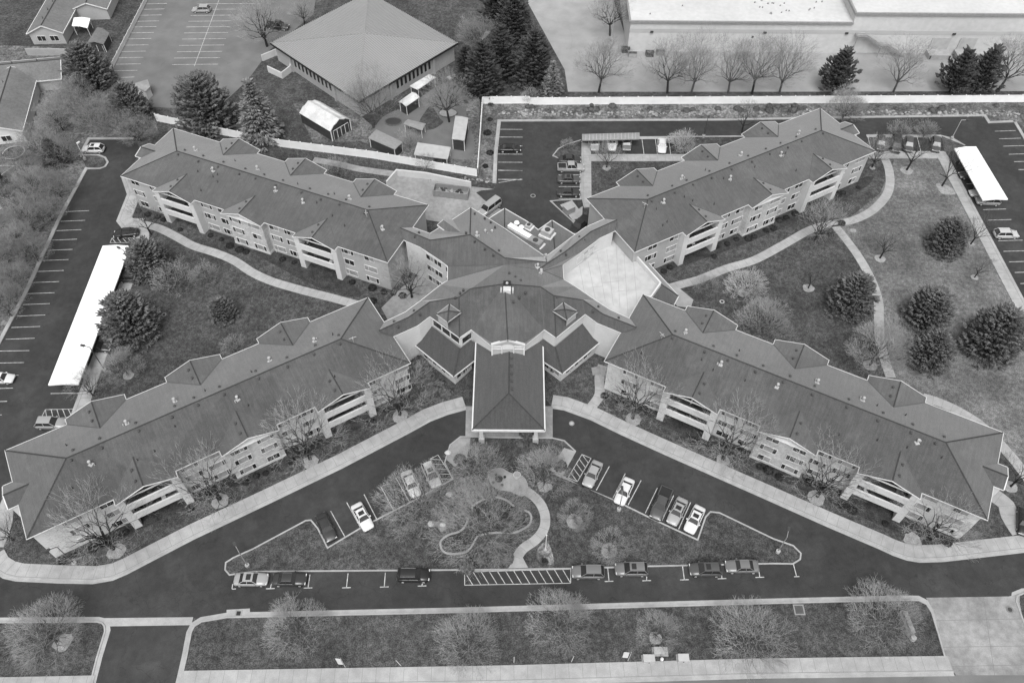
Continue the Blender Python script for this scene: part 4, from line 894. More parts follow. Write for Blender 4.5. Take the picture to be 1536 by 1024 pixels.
for k, px, lab, H in (
 ('vase', (1222, 362), 'dark bare tree standing on the upper-right lawn beside the fork of the paths', 10),
 ('sapling', (1320, 387), 'dark leaning sapling in a pale ring midway across the right lawn', 6),
 ('sapling', (1212.5, 432), 'thin sapling in the brightest pale ring, left of the spruce by the path', 4.6),
 ('straw', (1114.6, 440), 'small pale round-crowned tree in a ring below the path along the upper-right wing', 5.6),
 ('pale', (1058, 437), 'pale bushy low tree beside the terrace steps', 4.6),
 ('fuzzy2', (1140, 503), 'pale spreading tree behind the roof of the lower-right wing', 8),
 ('wood', (1305, 547), 'pale multi-stemmed tree over the lower end of the lawn path', 8.5),
 ('sapling', (1413, 279), 'dark bare tree growing from an oval gravel bed by the right carport', 7),
 ('sapling', (1360, 255), 'dark forked tree in a stone ring below the right parking row', 7.5),
 ('vase', (1308, 251), 'dark bare tree at the outer corner of the upper-right wing', 7),
 ('sapling', (1456, 366), 'thin tree in a small ring beside the right pavement', 5.5),
 ('sapling', (1461.6, 416), 'smallest thin sapling below the pavement on the right lawn', 4),
 ('sapling', (1516, 729), 'bare leaning tree by the outer porch of the lower-right wing', 6),
 ('pale', (266, 433), 'pale multi-stemmed tree beside the column-like spruce on the left lawn', 7),
 ('pale', (311, 421), 'small pale star-shaped tree just below the winding left path', 4.8),
 ('sapling', (227, 352), 'slender tree beside the top end of the left carport', 6),
 ('fuzzy', (192.5, 562), 'pale tree in a ring behind the lower-left wing', 6),
 ('pale', (354.6, 527), 'small pale tree peeping over the roof edge of the lower-left wing', 4),
 ('vase2', (140, 594), 'bare tree at the bottom end of the left carport', 6),
 ('bigpale', (632, 765), 'large pale bare tree spreading over the parked cars on the left side of the island', 7.5),
 ('bigpale', (726, 800), 'largest pale bare tree, filling the edged bed in the middle of the island', 8.5),
 ('fuzzy2', (714, 713), 'dense pale tree left of the short walk in front of the canopy', 7),
 ('fuzzy', (816, 727), 'pale spreading tree right of the short walk in front of the canopy', 7.5),
 ('fuzzy', (861, 780), 'small pale tree in a mulch ring right of the winding island path', 4.3),
 ('fuzzy', (913, 826), 'small pale tree in a mulch ring on the right corner of the island', 4.7),
 ('fuzzy', (451, 950), 'pale bare tree on the front strip just right of the left driveway', 7.2),
 ('fuzzy2', (704, 973), 'pale bare tree at the middle of the front strip, among white stakes', 7),
 ('fuzzy', (836, 945), 'pale bare tree on the front strip below the striped crossing', 7.6),
 ('fuzzy', (983, 955), 'smallest pale tree of the front strip, above the utility boxes', 5),
 ('fuzzy2', (1120, 968), 'widest pale bare tree on the front strip, right of the utility boxes', 8.4),
 ('fuzzy2', (1312, 937), 'pale bare tree at the right end of the front strip beside the low sign', 7.8),
 ('fuzzy2', (86, 962), 'pale bare tree on the lawn left of the left driveway', 8),
 ('vase', (22, 812), 'bare tree at the bottom-left corner beside the outer porch of the lower-left wing', 6.5),
 ('straw', (1020, 224), 'nearly white straw-like bush tree behind the upper-right wing', 4.5),
 ('vase2', (910, 251), 'bare tree in front of the back carport', 6.5),
 ('pale', (851, 223), 'small bare tree on the rounded planter of the back car park', 2.8),
 ('sapling', (1113, 198), 'bare tree against the rear gable of the upper-right wing', 6),
 ('wood', (1262, 182), 'broad grey bare tree behind the outer end of the upper-right wing', 7.5),
 ('pale', (1345, 207), 'pale bare shrub tree above the right back parking row', 4.8),
 ('pale', (1385, 206), 'pale spreading shrub tree at the corner of the right back parking row', 4.5)): plant(k, px, lab, 'bare_tree', H)
yard = 'bare trees in the row between the warehouse yard and the white fence'
for k, px, lab, H in (('tall', (898, 139), 'first bare tree of the yard row from the left, standing apart', 9.5), ('tall', (1001, 140), 'second bare tree of the yard row, in front of the warehouse corner bins', 9.5), ('tall2', (1037, 140), 'third bare tree of the yard row, with pale upright limbs', 10),
 ('tall2', (1092, 140), 'fourth bare tree of the yard row', 9.5), ('tall', (1128, 141), 'fifth bare tree of the yard row, by the yard lamp', 9.5), ('tall2', (1169, 140), 'sixth bare tree of the yard row, left of the dark pine', 10), ('tall2', (1340, 138), 'bare tree of the yard row below the warehouse stairs', 9.5), ('tall', (1497, 136), 'rightmost bare tree of the yard row, past the pair of pines', 10)): plant(k, px, lab, 'bare_tree', H, yard)
for k, px, lab, H in (('tall', (915, 54), 'dark bare tree beside the left wall of the white-roofed warehouse', 8), ('vase', (401, 70), 'large dark bare tree at the left corner of the pyramid-roofed hall', 13), ('tall2', (560, 192), 'tall pale bare tree in front of the near corner of the pyramid-roofed hall', 10.5),
 ('tall', (674, 183), 'bare tree with a pale trunk in the play yard beside the tall shed', 8.5), ('vase', (457, 36), 'small dark bare tree on the far left side of the pyramid-roofed hall', 6.5), ('wood2', (717, 73), 'rounded grey bare tree by the footpath right of the pyramid-roofed hall', 7.5), ('pale', (615, 222), 'small bare tree between the open shelter and the pergola', 5), ('pale', (506, 264), 'small bare tree on the grass strip behind the upper-left wing', 5), ('wood2', (212, 212), 'bare tree at the top edge of the left car park', 6.5), ('pale', (640, 252), 'bare bush against the white fence behind the concrete bay', 4), ('pale', (795, 152), 'bare bush at the corner of the long white fence', 4)): plant(k, px, lab, 'bare_tree', H)
wg = 'bare trees crowding the strip between the houses and the left car park'
rw = random.Random(5)
for i, (x, y, H) in enumerate(((95, 196, 9), (112, 172, 8), (152, 196, 9.5), (66, 238, 9), (100, 245, 7), (38, 268, 8), (62, 296, 8.5), (92, 296, 7), (28, 322, 8), (52, 345, 9), (78, 330, 7), (12, 362, 8), (40, 385, 8.5), (58, 392, 6.5), (14, 410, 8.5), (34, 432, 7), (6, 452, 8), (18, 474, 7), (122, 150, 7), (176, 200, 7), (-14, 420, 8))):
    lab = 'grey bare tree crowded between the houses and the left car park'
    plant('wood' if i % 3 == 0 else 'wood2', (x, y), lab, 'bare_tree', H*.84, wg)
for k, px, lab, H in (
 ('spruce2', (314, 186), 'round dark spruce standing at the foot of the church car park', 11.5), ('bluespruce', (396, 206), 'tallest pale blue spruce with drooping boughs beside the gambrel barn', 14.5),
 ('spruce', (141, 128), 'dark spruce between the two houses and the church car park', 10), ('spruce', (203, 180), 'dark spruce beside the littered tan shed', 8.5),
 ('fir', (724, 138), 'wide dark fir inside the corner of the white fence', 12.5), ('fir', (700, 122), 'low dark fir leftmost of the clump, beside the footpath', 8.5), ('fir', (744, 36), 'dark fir at the top edge of the clump, left of the farthest one', 11), ('fir', (770, 60), 'farthest dark fir of the clump at the top of the picture', 13), ('fir', (752, 112), 'dark fir in the middle of the clump left of the warehouse yard', 12), ('fir', (800, 122), 'tall dark fir on the right of the clump beside the warehouse yard', 13), ('bluespruce', (828, 139), 'small pale spruce at the foot of the dark firs', 8),
 ('pine', (1249, 137), 'ragged dark pine alone between the yard row of bare trees', 10.5), ('pine', (1424, 138), 'left pine of the pair by the warehouse loading dock', 10), ('pine', (1462, 138), 'right and darker pine of the pair by the warehouse loading dock', 11),
 ('spruce2', (230, 408), 'narrow spruce beside the middle of the left carport', 7.4), ('spruce', (205, 500), 'largest round spruce beside the left carport', 9.4), ('spruce2', (337, 475), 'smallest spruce, alone on the left lawn', 4.6),
 ('spruce2', (1413, 374), 'round spruce above a crescent of stones on the right lawn', 6.6), ('spruce', (1270, 462), 'leaning full spruce beside the bend of the lawn path', 8), ('spruce2', (1384, 480), 'upper spruce of the touching pair on the right lawn', 7.4), ('spruce', (1388, 540), 'lower spruce of the touching pair on the right lawn', 7.2), ('spruce', (1478, 524), 'biggest spruce at the right side of the lawn', 9.4)): plant(k, px, lab, 'conifer_tree', H)
plant('fir', (20, 300), 'dark evergreen among the bare trees at the left edge', 'conifer_tree', 6.5); plant('fir', (88, 246), 'dark evergreen among the bare trees left of the white off-roader', 'conifer_tree', 6)
# ---- bushes
def bush_mesh(seed, m='bush', n=330):
    rng = random.Random(seed); b = MB(); k = MB()
    for i in range(n):
        u = rng.uniform(0, 6.283); w = rng.random(); r = .75+.25*rng.random(); el = math.asin(w)
        c = Vector((math.cos(u)*math.cos(el), math.sin(u)*math.cos(el), w*.85+.05))*r; d = (c.normalized()+perp(c.normalized(), rng)*.6).normalized(); q = perp(d, rng)*.11; s_ = d.cross(q).normalized()*.15
        b.poly([c-q-s_, c+q-s_*.5, c+q+s_, c-q+s_*.6], 0)
    for i in range(6): k.tube((0, 0, -.1), (rng.uniform(-.5, .5), rng.uniform(-.5, .5), .6), .04, .02, 4, 0)
    b.dome((0, 0, 0), .72, .72, .66, 0, 9, 3, .1, rng)
    return b.mesh('leaves', [m]), k.mesh('stems', ['bark'])
BUSH = [bush_mesh(31), bush_mesh(32)]; SCR = [bush_mesh(33, 'twig_dark')]
def bush(loc, r, label, group, kind=None, name='round_bush'):
    lv, st = (kind or BUSH)[R0.randrange(len(kind or BUSH))]
    e = empty(name, loc, label, 'bush', group, R0.uniform(0, 6)); e.scale = (r, r, r*R0.uniform(.8, 1.05)); ob('leaves', lv, e); ob('stems', st, e)
def wl(key, u, v): (cx, cy), a, *_ = WINGS[key]; a = math.radians(a); return (cx+u*math.cos(a)-v*math.sin(a), cy+u*math.sin(a)+v*math.cos(a), 0)
names = dict(LL='lower-left', LR='lower-right', UL='upper-left', UR='upper-right')
rb = random.Random(8)
for key in WINGS:
    gf = WINGS[key][2]; g = 'bushes along the foot of the %s wing' % names[key]; spots = []
    u = -27.5
    while u < 27.5:
        bay = [gc for gc in gf if abs(u-gc) < 4.7]
        if not bay or bay[0] == gf[1]: spots.append((u, -9.6 if bay else -8.5))
        elif rb.random() < .45: spots.append((u, -9.8))
        u += rb.uniform(1.2, 2.6)
    for u, v in spots:
        if rb.random() < .78: bush(wl(key, u, v+rb.uniform(-.3, .2)), rb.uniform(.5, .85), 'dark rounded bush in the planting along the foot of the %s wing' % names[key], g)
for px in ((640, 560), (660, 576), (652, 585), (630, 545), (640, 590), (668, 590)): bush(P(*px)+(0,), rb.uniform(.8, 1.5), 'bushy grey shrub between the lower-left wing and the low roof left of the canopy', 'shrubs left of the canopy', SCR, 'shrub')
for px in ((690, 690), (715, 672), (730, 690), (700, 705), (780, 668), (800, 690), (830, 690), (790, 650), (640, 775), (668, 762), (690, 742), (650, 800), (700, 770), (760, 790), (740, 765), (722, 785), (775, 772), (655, 748), (640, 800), (745, 830), (720, 838), (700, 850), (760, 838), (612, 790), (628, 812), (735, 742), (800, 670), (840, 700)): bush(P(*px)+(.1,), rb.uniform(.6, 1.3), 'low grey shrub in the island planting near the canopy', 'shrubs on the island', SCR, 'shrub')
for i in range(30):
    px = (rb.uniform(735, 1500), rb.uniform(158, 168)); bush(P(*px)+(0,), rb.uniform(.5, 1.1), 'low brown shrub in the stony strip in front of the long white fence', 'shrubs in the stony strip', SCR, 'shrub')
for i in range(22):
    t = rb.random(); px = (-8+rb.uniform(0, 120)*(1-t*.8), 200+250*t); bush(P(*px)+(0,), rb.uniform(.7, 1.6), 'scrubby grey shrub under the bare trees left of the car park', 'shrubs left of the car park', SCR, 'shrub')
for px in ((1262, 335), (735, 230), (728, 250), (731, 200), (735, 180), (590, 440), (604, 444), (560, 452)): bush(P(*px)+(0,), rb.uniform(.6, 1.0), 'small dark shrub beside a path or fence near the centre', 'scattered shrubs', BUSH, 'shrub')
# stones along the back strip
b = MB(); rs = random.Random(3)
for i in range(420):
    x = rs.uniform(748, 1530); y = 170+rs.gauss(0, 2.2); c = P(x, y); r = rs.uniform(.12, .42); b.dome((c[0], c[1], -.05), r*rs.uniform(.8, 1.4), r, r*.8, 0, 6, 2, .2, rs)
for i in range(60):
    c = P(rs.uniform(640, 735), rs.gauss(270, 2)); r = rs.uniform(.1, .3); b.dome((c[0], c[1], -.05), r*1.2, r, r*.8, 0, 6, 2, .2, rs)
o = b.build('stone_border', ['rock']); o['kind'] = 'stuff'; o['label'] = 'scatter of pale stones along the strip below the long white fence'
# ================================================================ CARS
def loft(b, st, m=0):
    """st: (x, half width, z low, z shoulder, crown) sections from tail to nose"""
    rows = []
    for x, w, zl, zs, cr_ in st:
        pr = [(-w*.9, zl), (-w, zl+.16), (-w, zs-.14), (-w*.93, zs), (-w*.5, zs+cr_*.8), (0, zs+cr_), (w*.5, zs+cr_*.8), (w*.93, zs), (w, zs-.14), (w, zl+.16), (w*.9, zl)]
        i = len(b.v); b.v += [(x, y, z) for y, z in pr]; rows.append(list(range(i, i+11)))
    for r0, r1 in zip(rows, rows[1:]):
        for k in range(11):
            b.f.append((r0[k], r0[(k+1) % 11], r1[(k+1) % 11], r1[k])); b.m.append(m)
    b.f.append(tuple(reversed(rows[0]))); b.m.append(m); b.f.append(tuple(rows[-1])); b.m.append(m)
SPEC = {  # length, width, shoulder, roof height, cabin base x0 x3, roof x1 x2 (0 = tail)
 'sedan': (4.75, 1.84, .9, 1.45, .75, 3.35, 1.5, 2.75), 'suv': (4.65, 1.88, .98, 1.64, .1, 3.42, .62, 2.6), 'hatch': (4.1, 1.78, .93, 1.5, .15, 2.95, .6, 2.35),
 'pickup': (5.6, 1.98, 1.08, 1.86, 1.9, 4.1, 2.15, 3.4), 'van': (5.2, 2.0, 1.15, 2.0, .1, 4.35, .25, 3.7)}
CARM = {}
def car_meshes(kind):
    if kind in CARM: return CARM[kind]
    Lc, Wc, zs, zr, c0, c3, r1, r2 = SPEC[kind]; h = Lc/2; w = Wc/2; D = {}
    b = MB()
    st = [(-h, w*.72, .42, zs-.22, .02), (-h+.1, w*.86, .3, zs-.08, .03), (-h+.35, w*.97, .24, zs, .04), (-h+1.0, w, .2, zs+.01, .03), (0, w, .2, zs, .02), (c3-h, w, .2, zs-.01, .05), (h-.75, w*.98, .2, zs-.1, .07), (h-.3, w*.93, .24, zs-.2, .05), (h-.08, w*.8, .3, zs-.3, .03), (h, w*.66, .4, zs-.36, .02)]
    if kind == 'pickup': st = [(-h, w*.93, .5, zs-.02, -.02), (-h+.08, w*.98, .42, zs, -.02)]+st[3:]
    loft(b, st); b.sm = True
    D['body'] = b.mesh('body', ['dgrey', 'black'])
    wb, wr = w*.9, w*.68; zb = zs-.03; X = lambda q: q-h
    B4 = [(X(c0), wb), (X(c3), wb)]; T4 = [(X(r1), wr), (X(r2), wr)]
    def face(nm, pts, m='glass'):
        q = MB(); q.poly(pts); D[nm] = q.mesh(nm, [m])
    e = .0
    b = MB()
    b.poly([(X(r1), -wr, zr-.05), (X(r2), -wr, zr-.05), (X(r2), wr, zr-.05), (X(r1), wr, zr-.05)])
    n = 4
    for i in range(n):   # slightly crowned roof with rounded edges
        y0, y1 = -wr+2*wr*i/n, -wr+2*wr*(i+1)/n; zc = lambda y: zr-.05+.07*(1-(y/wr)**2)
        b.poly([(X(r1)-.05, y0, zc(y0)-.01), (X(r2)+.05, y0, zc(y0)-.01), (X(r2)+.05, y1, zc(y1)-.01), (X(r1)-.05, y1, zc(y1)-.01)])
    pil = [((X(c0), wb, zb), (X(r1), wr, zr-.05)), ((X(c3), wb, zb), (X(r2), wr, zr-.05))]
    mid = (X((c0+c3)/2-.1), wb+.005, zb), (X((r1+r2)/2-.05), wr+.005, zr-.05); pil.append(mid)
    for s_ in (-1, 1):
        for a, c in pil: b.tube((a[0], a[1]*s_, a[2]), (c[0], c[1]*s_, c[2]), .055, .05, 5, 0)
        b.tube((X(r1)-.03, wr*s_, zr-.05), (X(r2)+.03, wr*s_, zr-.05), .05, .05, 5, 0)
    D['roof'] = b.mesh('roof', ['dgrey'])
    for s_, nm in ((-1, 'side_window'), (1, 'side_window#')):
        q = [(X(c0)+.03, wb*s_, zb), (X(c3)-.03, wb*s_, zb), (X(r2), wr*s_, zr-.07), (X(r1), wr*s_, zr-.07)]; face(nm, q if s_ < 0 else q[::-1])
    face('windscreen', [(X(c3), -wb, zb), (X(c3), wb, zb), (X(r2), wr, zr-.06), (X(r2), -wr, zr-.06)])
    face('rear_window', [(X(c0), wb, zb), (X(c0), -wb, zb), (X(r1), -wr, zr-.06), (X(r1), wr, zr-.06)])
    q = MB(); q.tube((0, -.11, 0), (0, .11, 0), .33, .33, 14, 0); q.tube((0, .11, 0), (0, -.11, 0), .33, .33, 14, 0); D['wheel'] = q.mesh('wheel', ['tyre'])
    q = MB(); q.tube((0, -.10, 0), (0, -.125, 0), .21, .19, 10, 0); q.tube((0, .10, 0), (0, .125, 0), .21, .19, 10, 0); D['rim'] = q.mesh('rim', ['rim'])
    q = MB(); q.box(-.09, .06, -.17, .17, -.07, .07); D['headlight'] = q.mesh('headlight', ['lamp_glass']); q = MB(); q.box(-.05, .05, -.14, .14, -.1, .1); D['tail_light'] = q.mesh('tail_light', ['tail'])
    q = MB(); q.box(-.1, .1, -.1, .1, -.06, .08); D['mirror'] = q.mesh('mirror', ['dgrey'])
    q = MB(); q.box(-.33, .33, -.42, .42, 0, .014); D['sunroof'] = q.mesh('sunroof', ['glass'])
    q = MB()
    q = MB(); q.box(X(.15), X(1.75), -w*.84, w*.84, zs-.45, zs-.43)
    for s_ in (-1, 1): q.box(X(.1), X(1.85), s_*w*.9-.07, s_*w*.9+.07, zs-.45, zs+.09, 1)
    q.box(X(.05), X(.15), -w*.9, w*.9, zs-.45, zs+.09, 1); q.box(X(.15), X(1.75), -w*.83, w*.83, zs-.02, zs+.045, 0); D['bed'] = q.mesh('bed', ['black', 'dgrey'])
    CARM[kind] = D; return D
def paint(o, mm, slot=0):
    if len(o.material_slots) > slot: o.material_slots[slot].link = 'OBJECT'; o.material_slots[slot].material = mm
def car(kind, shade, px, d, label, sun=False, name='parked_car', group='parked cars', cat='car', z=.024, h=.7):
    """px: the car's middle in the photograph, d: pixel step from tail to nose"""
    D = car_meshes(kind); Lc, Wc, zs, zr, c0, c3, r1, r2 = SPEC[kind]; a = Vector(P(px[0], px[1], h)); q = Vector(P(px[0]+d[0]*.1, px[1]+d[1]*.1, h)); rot = math.atan2(q.y-a.y, q.x-a.x)
    e = empty(name, (a.x, a.y, z), label, cat, group, rot); pm = PAINT[shade]
    def put(nm, key=None, loc=(0, 0, 0), pt=True, slot=0, par=None):
        o = ob(nm, D[key or nm], par or e, loc)
        if pt: paint(o, pm, slot)
        return o
    put('body'); put('roof')
    for k in ('side_window', 'side_window#', 'windscreen', 'rear_window'): put(k.rstrip('#'), k, pt=False)
    for x in (-Lc/2+.85, Lc/2-.9):
        for s_ in (-1, 1): put('rim', 'rim', pt=False, par=put('wheel', 'wheel', (x, s_*(Wc/2-.1), .33), False))
    for s_ in (-1, 1):
        put('headlight', 'headlight', (Lc/2-.17, s_*Wc*.34, zs-.3), False); put('tail_light', 'tail_light', (-Lc/2+.08, s_*Wc*.36, zs-.16), False); put('mirror', 'mirror', (c3-Lc/2-.28, s_*(Wc/2+.05), zs+.03))
    if sun: put('sunroof', 'sunroof', ((r2-Lc/2)-.55, 0, zr+.012), False)
    if kind == 'pickup': put('bed', 'bed', slot=1)
    return e
row = 'cars in the parallel row along the island'
car('sedan', 'silver', (376.5, 868), (1, 0), 'silver sedan with a dark sunroof, leftmost in the row below the island', True, group=row)
car('sedan', 'dark', (434.5, 868), (1, 0), 'dark sedan just right of the silver one in the row below the island', group=row)
car('suv', 'black', (620.5, 862), (1, 0), 'black wagon alone left of the striped crossing', group=row)
car('suv', 'grey', (882, 857), (-1, 0), 'grey sport wagon just right of the striped crossing', group=row)
car('suv', 'grey', (947, 853), (-1, 0), 'larger grey off-roader, second right of the striped crossing', True, group=row)
car('suv', 'slate', (1058, 853.5), (-1, 0), 'dark grey off-roader with a sunroof, third right of the striped crossing', True, group=row)
car('sedan', 'grey', (1113, 848.5), (-1, 0), 'grey sedan at the right end of the row below the island', group=row)
lb = 'cars in the left angled bay'; rb_ = 'cars in the right angled bay'
car('sedan', 'dark', (489, 790), (9, 19), 'dark sedan beside the kerb corner at the outer end of the left angled bay', group=lb)
car('sedan', 'white', (543.5, 774), (11, 20), 'white sedan with a dark sunroof in the left angled bay', True, group=lb)
car('sedan', 'white', (616.5, 725), (9, 20), 'white sedan half veiled by the large bare tree in the left angled bay', group=lb)
car('suv', 'pale', (647, 711), (9, 20), 'pale grey hatchback beside the striped corner of the left angled bay', True, group=lb)
car('sedan', 'silver', (889, 710), (-10, 21), 'silver sedan beside the striped corner of the right angled bay', group=rb_)
car('sedan', 'white', (936.5, 736), (-10, 22), 'white sedan alone in the middle of the right angled bay', group=rb_)
car('pickup', 'slate', (991.5, 755), (-9, 22), 'charcoal pickup, first of three cars at the outer end of the right angled bay', name='parked_pickup', cat='pickup', group=rb_)
car('sedan', 'silver', (1016, 766), (-10, 21), 'silver sedan with a dark sunroof between the charcoal pickup and the white car', True, group=rb_)
car('sedan', 'white', (1042, 778), (-10, 21), 'bright white sedan with a dark sunroof at the outer end of the right angled bay', True, group=rb_)
lf = 'cars in the left car park'
car('suv', 'white', (139.5, 223), (-1, 0), 'white off-roader with a sunroof at the top of the left car park', True, group=lf)
car('sedan', 'black', (189, 349), (-1, .1), 'black sedan above the top of the left carport', group=lf)
car('suv', 'dark', (196, 416), (1, .0), 'dark car mostly hidden under the upper half of the left carport', group=lf)
car('hatch', 'white', (2, 567), (1, 0), 'white hatchback cut by the left edge of the picture', group=lf)
car('suv', 'silver', (76, 634), (1, .0), 'silver boxy off-roader below the striped corner of the left car park', group=lf)
car('sedan', 'dark', (146, 520), (1, 0), 'dark car hidden under the lower half of the left carport', group=lf)
bk = 'cars in the back car park'
car('sedan', 'black', (765, 222), (1, 0), 'black sedan alone on the left side of the back car park', group=bk)
car('sedan', 'dark', (855, 239), (1, 0), 'dark sedan at the top of the column of four in the back car park', group=bk)
car('pickup', 'silver', (856.5, 251), (1, 0), 'silver pickup, second in the column of four in the back car park', name='parked_pickup', cat='pickup', group=bk)
car('sedan', 'slate', (853.5, 268.5), (1, 0), 'charcoal sedan with a sunroof, third in the column of four in the back car park', True, group=bk)
car('sedan', 'dark', (853, 288.5), (1, 0), 'dark sedan, lowest in the column of four in the back car park', group=bk)
car('sedan', 'white', (993, 218), (0, 1), 'white sedan right of the back carport', group=bk)
for x, s_, t in ((892, 'silver', 'left'), (918, 'white', 'middle'), (940, 'grey', 'right')): car('suv', s_, (x, 215), (0, 1), '%s car in the %s space under the back carport' % (s_, t), group='cars under the back carport')
rp_ = 'cars in the right back parking row'
car('suv', 'black', (1321, 215), (0, 1), 'black car with a pale bonnet nearest the upper-right wing in the right back row', group=rp_)
car('van', 'dark', (1344, 217), (0, 1), 'large charcoal van, second in the right back row', name='parked_van', cat='van', group=rp_)
car('suv', 'slate', (1363, 217), (0, 1), 'charcoal off-roader, third in the right back row', group=rp_)
car('suv', 'slate', (1404, 217), (0, 1), 'charcoal wagon at the right end of the right back row', group=rp_)
rl = 'cars in the right car park'
car('suv', 'silver', (1482, 301), (-1, -.05), 'silver off-roader half under the lower end of the right carport', group=rl)
car('sedan', 'pale', (1472, 289), (-1, 0), 'pale sedan nose showing under the right carport', group=rl)
car('sedan', 'slate', (1456, 262), (-1, 0), 'dark car hidden under the middle of the right carport', group=rl)
car('suv', 'pale', (1509.5, 350.5), (1, 0), 'silver off-roader in the open stall below the right carport', group=rl)
car('sedan', 'black', (1537, 782), (0, 1), 'black car cut by the right edge of the picture beside the lower-right wing', group='cars at the right edge')
car('suv', 'silver', (302, 14), (-1, 0), 'silver off-roader alone in the church car park', group='cars by the church')
car('pickup', 'dark', (417, 39), (1, .1), 'dark pickup beside the left side of the pyramid-roofed hall', name='parked_pickup', cat='pickup', group='cars by the church')
car('van', 'silver', (735, 311), (-1, .75), 'silver van with dark windows parked in the loading court', name='parked_van', cat='van', group='vehicles in the loading court')
car('pickup', 'black', (869, 338), (-1, 1), 'black pickup with a pale load squeezed beside the kitchen roof', name='parked_pickup', cat='pickup', group='vehicles in the loading court')
# ================================================================ CARPORTS, SHEDS, HALL, HOUSES, WAREHOUSE
def rect4(pts, h): return [Vector((*P(x, y, h), h)) for x, y in pts]
def carport(pts, h, label, rows=6, rise=.22):
    q = rect4(pts, h); c = sum(q, Vector())/4; e = empty('carport', (c.x, c.y, 0), label, 'carport')
    b = MB(); m1 = (q[0]+q[1])/2+Vector((0, 0, rise)); m2 = (q[2]+q[3])/2+Vector((0, 0, rise))
    b.poly([q[0], m1, m2, q[3]]); b.poly([m1, q[1], q[2], m2])
    for i in range(4): a, d = q[i], q[(i+1) % 4]; b.bar(a, d, .1, .22) if i in (1, 3) else (b.bar(a, m1 if i == 0 else m2, .1, .22), b.bar(m1 if i == 0 else m2, d, .1, .22))
    for i in range(1, rows*4):
        t = i/(rows*4); z_ = Vector((0, 0, .012)); b.bar(q[0].lerp(q[3], t)+z_, m1.lerp(m2, t)+z_, .05, .03, 1); b.bar(m1.lerp(m2, t)+z_, q[1].lerp(q[2], t)+z_, .05, .03, 1)
    b.build('canopy_sheet', ['white_metal', 'shed_white'], e)
    for i in range(rows):
        t = (i+.5)/rows; l = q[0].lerp(q[3], t); r = q[1].lerp(q[2], t)
        b = MB()
        for f in (.3, .7): p = l.lerp(r, f); b.tube((p.x, p.y, -.1), (p.x, p.y, h+.05), .08, None, 6)
        a_, d_ = l.lerp(r, .04), l.lerp(r, .96); b.bar(a_-Vector((0, 0, .02)), d_-Vector((0, 0, .02)), .12, .16); b.build('post_frame', ['metal'], e)
carport([(154.3, 368.7), (195, 368.7), (117.3, 576), (72.5, 577)], 2.7, 'long white-roofed carport in the left car park', 7)
carport([(1431.8, 222.8), (1464, 220), (1511.7, 298.8), (1474.8, 300)], 2.7, 'short white-roofed carport in the right car park', 4)
carport([(873.4, 210.4), (873.4, 201.4), (959, 199.2), (959, 208.3)], 2.6, 'small grey carport at the top of the back car park', 4, .1)
bpy.data.objects['carport.002'].children[0].data.materials[0] = M['metal']
def shed(name, pts, h, label, cat, ridge=0.0, roof='shed_white', wall='shed_dark', trim='white', posts=False, over=.12, rm=None, doors=0):
    """pts: roof corners in order, 0-1 and 2-3 are the gable/short ends"""
    q = rect4(pts, h); c = sum(q, Vector())/4; e = empty(name, (c.x, c.y, 0), label, cat)
    b = MB(); up = Vector((0, 0, ridge)); m1 = (q[0]+q[1])/2+up; m2 = (q[2]+q[3])/2+up
    if ridge: b.poly([q[0], m1, m2, q[3]]); b.poly([m1, q[1], q[2], m2])
    else: b.poly(q)
    for i in range(4):
        a, d = q[i], q[(i+1) % 4]
        if ridge and i in (0, 2): mm = m1 if i == 0 else m2; b.bar(a+Vector((0, 0, .02)), mm+Vector((0, 0, .02)), .1, .14); b.bar(mm+Vector((0, 0, .02)), d+Vector((0, 0, .02)), .1, .14)
        else: b.bar(a+Vector((0, 0, .02)), d+Vector((0, 0, .02)), .1, .14)
    b.build('roof', [roof], e)
    w = [p+(c-p).normalized()*over*2 for p in q]
    if posts:
        for p in w: b = MB(); b.tube((p.x, p.y, -.1), (p.x, p.y, h-.02), .08, None, 6); b.build('post', [trim], e)
    else:
        b = MB(); b.prism([(p.x, p.y) for p in w], -.1, h-.03)
        if ridge:
            for i in (0, 2): mm = ((w[i]+w[i+1])/2); b.poly([(w[i].x, w[i].y, h-.04), (w[i+1].x, w[i+1].y, h-.04), (mm.x, mm.y, h+ridge-.06)])
        b.build('walls', [wall], e)
        for p in w: b = MB(); b.box(p.x-.07, p.x+.07, p.y-.07, p.y+.07, -.1, h-.05); b.build('corner_board', [trim], e)
        if doors:
            cc = (w[0]+w[1])/2; dr = (w[1]-w[0]).normalized(); nn = (cc-c); nn.z = 0; nn.normalize(); b = MB()
            for k in range(doors):
                a = w[0].lerp(w[1], .1+.8*k/doors)+nn*.04; d = w[0].lerp(w[1], .1+.8*(k+.92)/doors)+nn*.04
                b.poly([(a.x, a.y, .1), (d.x, d.y, .1), (d.x, d.y, h-.5), (a.x, a.y, h-.5)])
                for p in (a, d): b.bar((p.x, p.y, .1), (p.x, p.y, h-.5), .08, .08, 1)
            b.build('door', [wall, trim], e)
    return e
def zz(x0, y0, pts): return [(x0+x/K, y0+y/K) for x, y in pts]
shed('garden_shed', [(598, 153), (608.9, 159.5), (629, 145.8), (618.6, 138.4)], 2.5, 'small white-roofed dark shed in the middle of the play yard', 'shed', .35)
shed('open_shelter', zz(380, 0, [(890, 490), (935, 510), (1037, 440), (1000, 425)]), 2.5, 'long white flat-roofed shelter against the slit-windowed wall of the hall', 'shelter', 0, 'shed_white', trim='white', posts=True)
shed('open_shelter', zz(380, 0, [(855, 705), (880, 680), (980, 705), (960, 742)]), 2.2, 'low worn open shelter in the centre of the play yard', 'shelter', .15, 'metal', posts=True)
